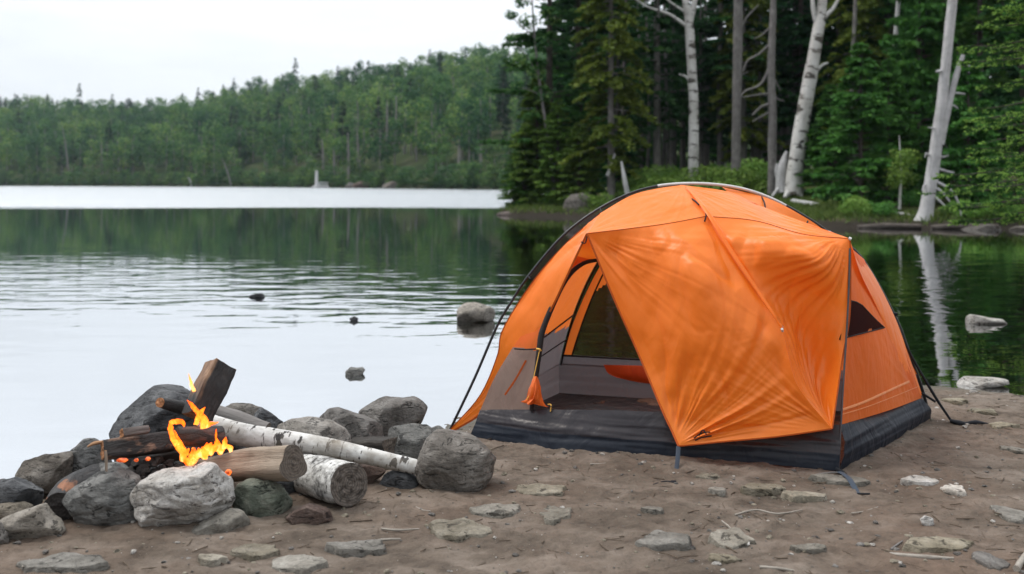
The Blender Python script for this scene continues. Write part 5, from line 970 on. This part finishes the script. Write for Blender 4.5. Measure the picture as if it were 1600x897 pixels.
for pts, rp, lab in [([(981, 306, 39.8), (976, 280, 39.8), (971, 252, 39.9)], [8, 7, 3], 'pale pointed dead stake leaning left above the tent'), ([(950, 275, 41), (956, 258, 41), (961, 240, 41)], [7, 5, 3], 'grey broken stake at the foot of the olive spruce')]:
    mb = MB(); tube(mb, [P(*q) for q in pts], [a/2/F*40 for a in rp], 8, nl=16, namp=.1, nsc=4); tag(mb.build('dead_stake', BARK['silver'], loc=P(*pts[0])), lab, 'dead wood')
# small birch sapling
rg = np.random.RandomState(9); t = thing('birch_sapling', 'light green leafy sapling in front of the young fir', 'tree', B(1405, 32.6)); l0 = B(1405, 32.6); mb = MB(); tube(mb, [l0-[0, 0, .2], l0+[.05, 0, 1.2], l0+[0, 0, 2.4]], [.05, .04, .01], 8, nl=14); mb.build('trunk', BARK['birch'], t)
mb = MB()
for k in range(12):
    a = rg.rand()*6.28; q = rg.rand()*.55; blob(mb, rg, l0+[math.cos(a)*q, math.sin(a)*q, rg.uniform(.6, 2.3)], np.array([.36, .36, .28]), 130, .10, (.1, 1.))
mb.build('crown', LEAF['shrub'], t, smooth=False)
# shrubs
SH1 = shrub(31, 1.1, .95, 1500, .13); SH2 = shrub(32, .8, .7, 1100, .10)
def put_shrub(sb, p, sc, lab, leaf, group=None):
    mb = sb; o = mb.build('shrub', [LEAF[leaf], BARK['spruce']], smooth=False); o.location = tuple(p); o.rotation_euler = (0, 0, rng.rand()*6.28); o.scale = (sc, sc, sc*rng.uniform(.85, 1.15)); return tag(o, lab, 'shrub', group)
proto = None
for px, Y in [(1000, 41.2), (1022, 40.6), (1046, 40.4), (1072, 40.2), (1098, 40.6), (1122, 40.1), (1170, 40.4), (1190, 41.5), (1040, 43), (1085, 43.2), (1130, 43), (1175, 44), (1010, 44)]:
    if proto is None: proto = put_shrub(SH1, B(px, Y), 1., 'leafy light green shrub in the row behind the tent top', 'shrub', 'shrubs behind the tent top')
    else:
        c = proto.copy(); COL.objects.link(c); c.location = tuple(B(px, Y)); s_ = rng.uniform(1.05, 1.5); c.scale = (s_, s_, s_*rng.uniform(.8, 1.2)); c.rotation_euler = (0, 0, rng.rand()*6.28)
for px, Y, sc, leaf, lab in [(932, 40.0, 1.0, 'cedar', 'yellow green shrub right of the big brown boulder'), (880, 42.3, .8, 'shrub', 'bright green tuft left of the big brown boulder'), (1330, 31.9, .85, 'shrub', 'green shrub at the waterline below the young fir'), (1372, 31.6, .8, 'fir', 'dark green shrub at the waterline left of the sapling'), (1490, 31.3, .7, 'fir', 'dark low shrub right of the snag roots'), (1525, 30.8, .95, 'shrub', 'fresh green shrub on the bank at the right'), (1570, 30.6, .9, 'fir', 'dark green shrub on the bank at the right edge'), (1610, 30.4, 1.0, 'shrub', 'green shrub half cut by the right edge'), (1290, 33.3, .6, 'grass', 'pale green low shrub by the driftwood on the far bank'), (820, 44.3, .9, 'cedar', 'olive shrub at the very tip of the point'), (855, 43.2, .7, 'cedar', 'small olive shrub below the pine'), (1420, 33.2, .8, 'fir', 'dark shrub at the foot of the sapling'), (1545, 33., 1.5, 'fir', 'large dark shrub behind the fresh green shrub')]:
    put_shrub(SH2, B(px, Y), sc, lab, leaf)
# grass on the bank
mb = MB(); rg = np.random.RandomState(4); n = 9000; px = rg.uniform(1180, 1345, n); Y = rg.uniform(31.5, 39, n); X = (px-CX)/F*Y; zz, d_ = bank_z(X, Y); k = d_ > .3; p = np.stack([X, Y, zz+.06], 1)[k]
diamonds(mb, p, rg.normal(size=p.shape)*np.array([.5, .5, .2])+[0, 0, 1], rg.uniform(.12, .32, len(p)), .035, rg.rand(len(p)), rg, flat=0)
n = 26000; X = rg.uniform(-.5, 20, n); Y = rg.uniform(29, 46, n); zz, d_ = bank_z(X, Y); k = (d_ > .15) & (d_ < 1.9); p = np.stack([X, Y, zz+.05], 1)[k]; diamonds(mb, p, rg.normal(size=p.shape)*np.array([.5, .5, .2])+[0, 0, 1], rg.uniform(.15, .5, len(p)), .05, rg.rand(len(p)), rg, flat=0)
stuff(mb.build('grass', LEAF['grass'], smooth=False), 'pale green grass on the far bank behind the tent', 'grass')
# shore rocks and driftwood of the bank
for k, (mt, Y, poly, lab, nm) in enumerate([('brown', 40.6, [(878, 328), (882, 314), (893, 304), (910, 301), (925, 308), (931, 320), (930, 345), (880, 345)], 'big brown boulder on the wooded point', 'boulder'), ('red', 42.4, [(772, 337), (785, 331), (812, 328), (838, 331), (842, 338), (838, 346), (776, 344)], 'long flat reddish rock at the tip of the point', 'shore_rock'), ('beige', 40.9, [(838, 341), (850, 334), (872, 333), (890, 340), (890, 348), (842, 348)], 'low pale rock in the water below the brown boulder', 'shore_rock'), ('brown', 29.7, [(1500, 358), (1520, 353), (1545, 350), (1566, 354), (1570, 364), (1500, 364)], 'grey rock slab at the waterline right of the snag', 'shore_rock'), ('brown', 29.4, [(1575, 358), (1590, 353), (1615, 352), (1620, 364), (1575, 364)], 'grey rock at the waterline on the right edge', 'shore_rock')]):
    rock(poly, Y, mt, lab, 400+k, .9, group=None, sub=5, name=nm)
for pts, rp, mt, lab in [([(1340, 356, 30.6), (1390, 353, 30.5), (1440, 354, 30.2)], [9, 9, 7], 'spruce', 'dark wet log along the waterline left of the snag'), ([(1455, 356, 30.), (1500, 353, 29.9), (1560, 354, 29.6)], [8, 9, 7], 'spruce', 'dark wet log along the waterline right of the snag'), ([(1238, 314, 35.5), (1270, 320, 34.6), (1312, 327, 33.8)], [7, 9, 6], 'silver', 'pale driftwood log lying in the grass of the far bank'), ([(1230, 296, 38), (1275, 300, 37.2), (1330, 310, 36)], [6, 6, 4], 'grey', 'grey fallen pole behind the pale driftwood'), ([(1400, 333, 31.8), (1440, 340, 31.4), (1425, 346, 31.2)], [5, 4, 3], 'silver', 'bleached branch lying at the foot of the snag')]:
    mb = MB(); W = [P(*q) for q in pts]; tube(mb, W, [a/2/F*pts[0][2] for a in rp], 12, nl=30, namp=.12, nsc=3, seed=len(lab)); tag(mb.build('driftwood_log', BARK[mt], loc=W[0]), lab, 'log')
# ------------------------------------------------------------------ nearer spruce reaching in from the right
rg = np.random.RandomState(77); tY = 13.0; tX = 7.75; tz = float(gz([tX], [tY], False)[0]); near = thing('spruce_tree', 'nearby spruce with bright green young tips reaching in from the right edge', 'tree', (tX, tY, tz)); t0 = np.array([tX, tY, tz])
mb = MB(); tube(mb, [t0-[0, 0, .4], t0+[0, 0, 3], t0+[0, 0, 9]], [.19, .15, .02], 14, nl=40, namp=.08, nsc=4); mb.build('trunk', BARK['spruce'], near)
cr = MB(); needC = []; needA = []; needL = []; needT = []
for k in range(96):
    z_ = rg.uniform(.45, 8.6); ln = (2.35*(1-z_/9.4)**.6+.15)*rg.uniform(.72, 1.05); az = rg.uniform(0, 6.28)
    if k < 44: az = math.pi+rg.uniform(-1.1, 1.1); z_ = rg.uniform(.9, 4.6); ln = (2.25*(1-z_/11)**.7)*rg.uniform(.7, 1.06)
    u = np.linspace(0, 1, 8); r = u*ln; pts = t0+np.stack([np.cos(az)*r, np.sin(az)*r, z_+.05*r-.28*ln*(u**2)+.14*ln*u**4], 1); tube(cr, pts, np.linspace(.022, .004, 8), 5, m=1, cap=False)
    for j in range(int(26*ln/2)):
        uu = rg.uniform(.2, 1); q = np.array([np.interp(uu, u, pts[:, c]) for c in range(3)]); sg = rg.choice([-1, 1]); a2 = az+sg*rg.uniform(.4, 1.0); tl_ = (.42*(1.1-.55*uu))*rg.uniform(.6, 1.15); dv = np.array([math.cos(a2), math.sin(a2), rg.uniform(-.35, .1)]); e = q+dv*tl_; tube(cr, [q, (q+e)/2+[0, 0, .01], e], [.005, .004, .002], 3, m=1, cap=False)
        m_ = 34; w_ = rg.rand(m_); c_ = q+(e-q)*w_[:, None]; nd = dv*.9+rg.normal(size=(m_, 3))*.75; needC.append(c_+nd*.012); needA.append(nd); needL.append(np.full(m_, .045)); needT.append(np.clip(.12+.25*rg.rand(m_)+.65*(w_ > .72), 0, 1))
        for s_ in (-1, 1):
            a3 = a2+s_*.7; dv2 = np.array([math.cos(a3), math.sin(a3), rg.uniform(-.3, .1)]); q2 = q+(e-q)*rg.uniform(.3, .7); l2 = tl_*.5; w_ = rg.rand(16); c_ = q2+dv2*l2*w_[:, None]; nd = dv2*.9+rg.normal(size=(16, 3))*.75; needC.append(c_); needA.append(nd); needL.append(np.full(16, .042)); needT.append(np.clip(.12+.25*rg.rand(16)+.65*(w_ > .65), 0, 1))
C_ = np.concatenate(needC); diamonds(cr, C_, np.concatenate(needA), np.concatenate(needL), .016, np.concatenate(needT), rg, flat=.2); cr.build('crown', [LEAF['tip'], BARK['spruce']], near, smooth=False); print('near needles', len(C_))
# ------------------------------------------------------------------ thin air between here and the far hill
HAZE = True
if HAZE:
    m = bpy.data.materials.new('haze'); m.use_nodes = True; nt = m.node_tree; nt.nodes.remove(nt.nodes['Principled BSDF'])
    v = N(nt, 'VolumePrincipled', {'Color': (.72, .86, .98, 1), 'Density': .00014, 'Anisotropy': .2}); L(nt, v.outputs[0], nt.nodes['Material Output'].inputs['Volume'])
    mb = MB(); box(mb, (0, 470, 50.5), (1900, 1130, 108)); o = mb.build('haze', m, smooth=False); stuff(o, 'thin pale haze over the lake and the far hill', 'haze')
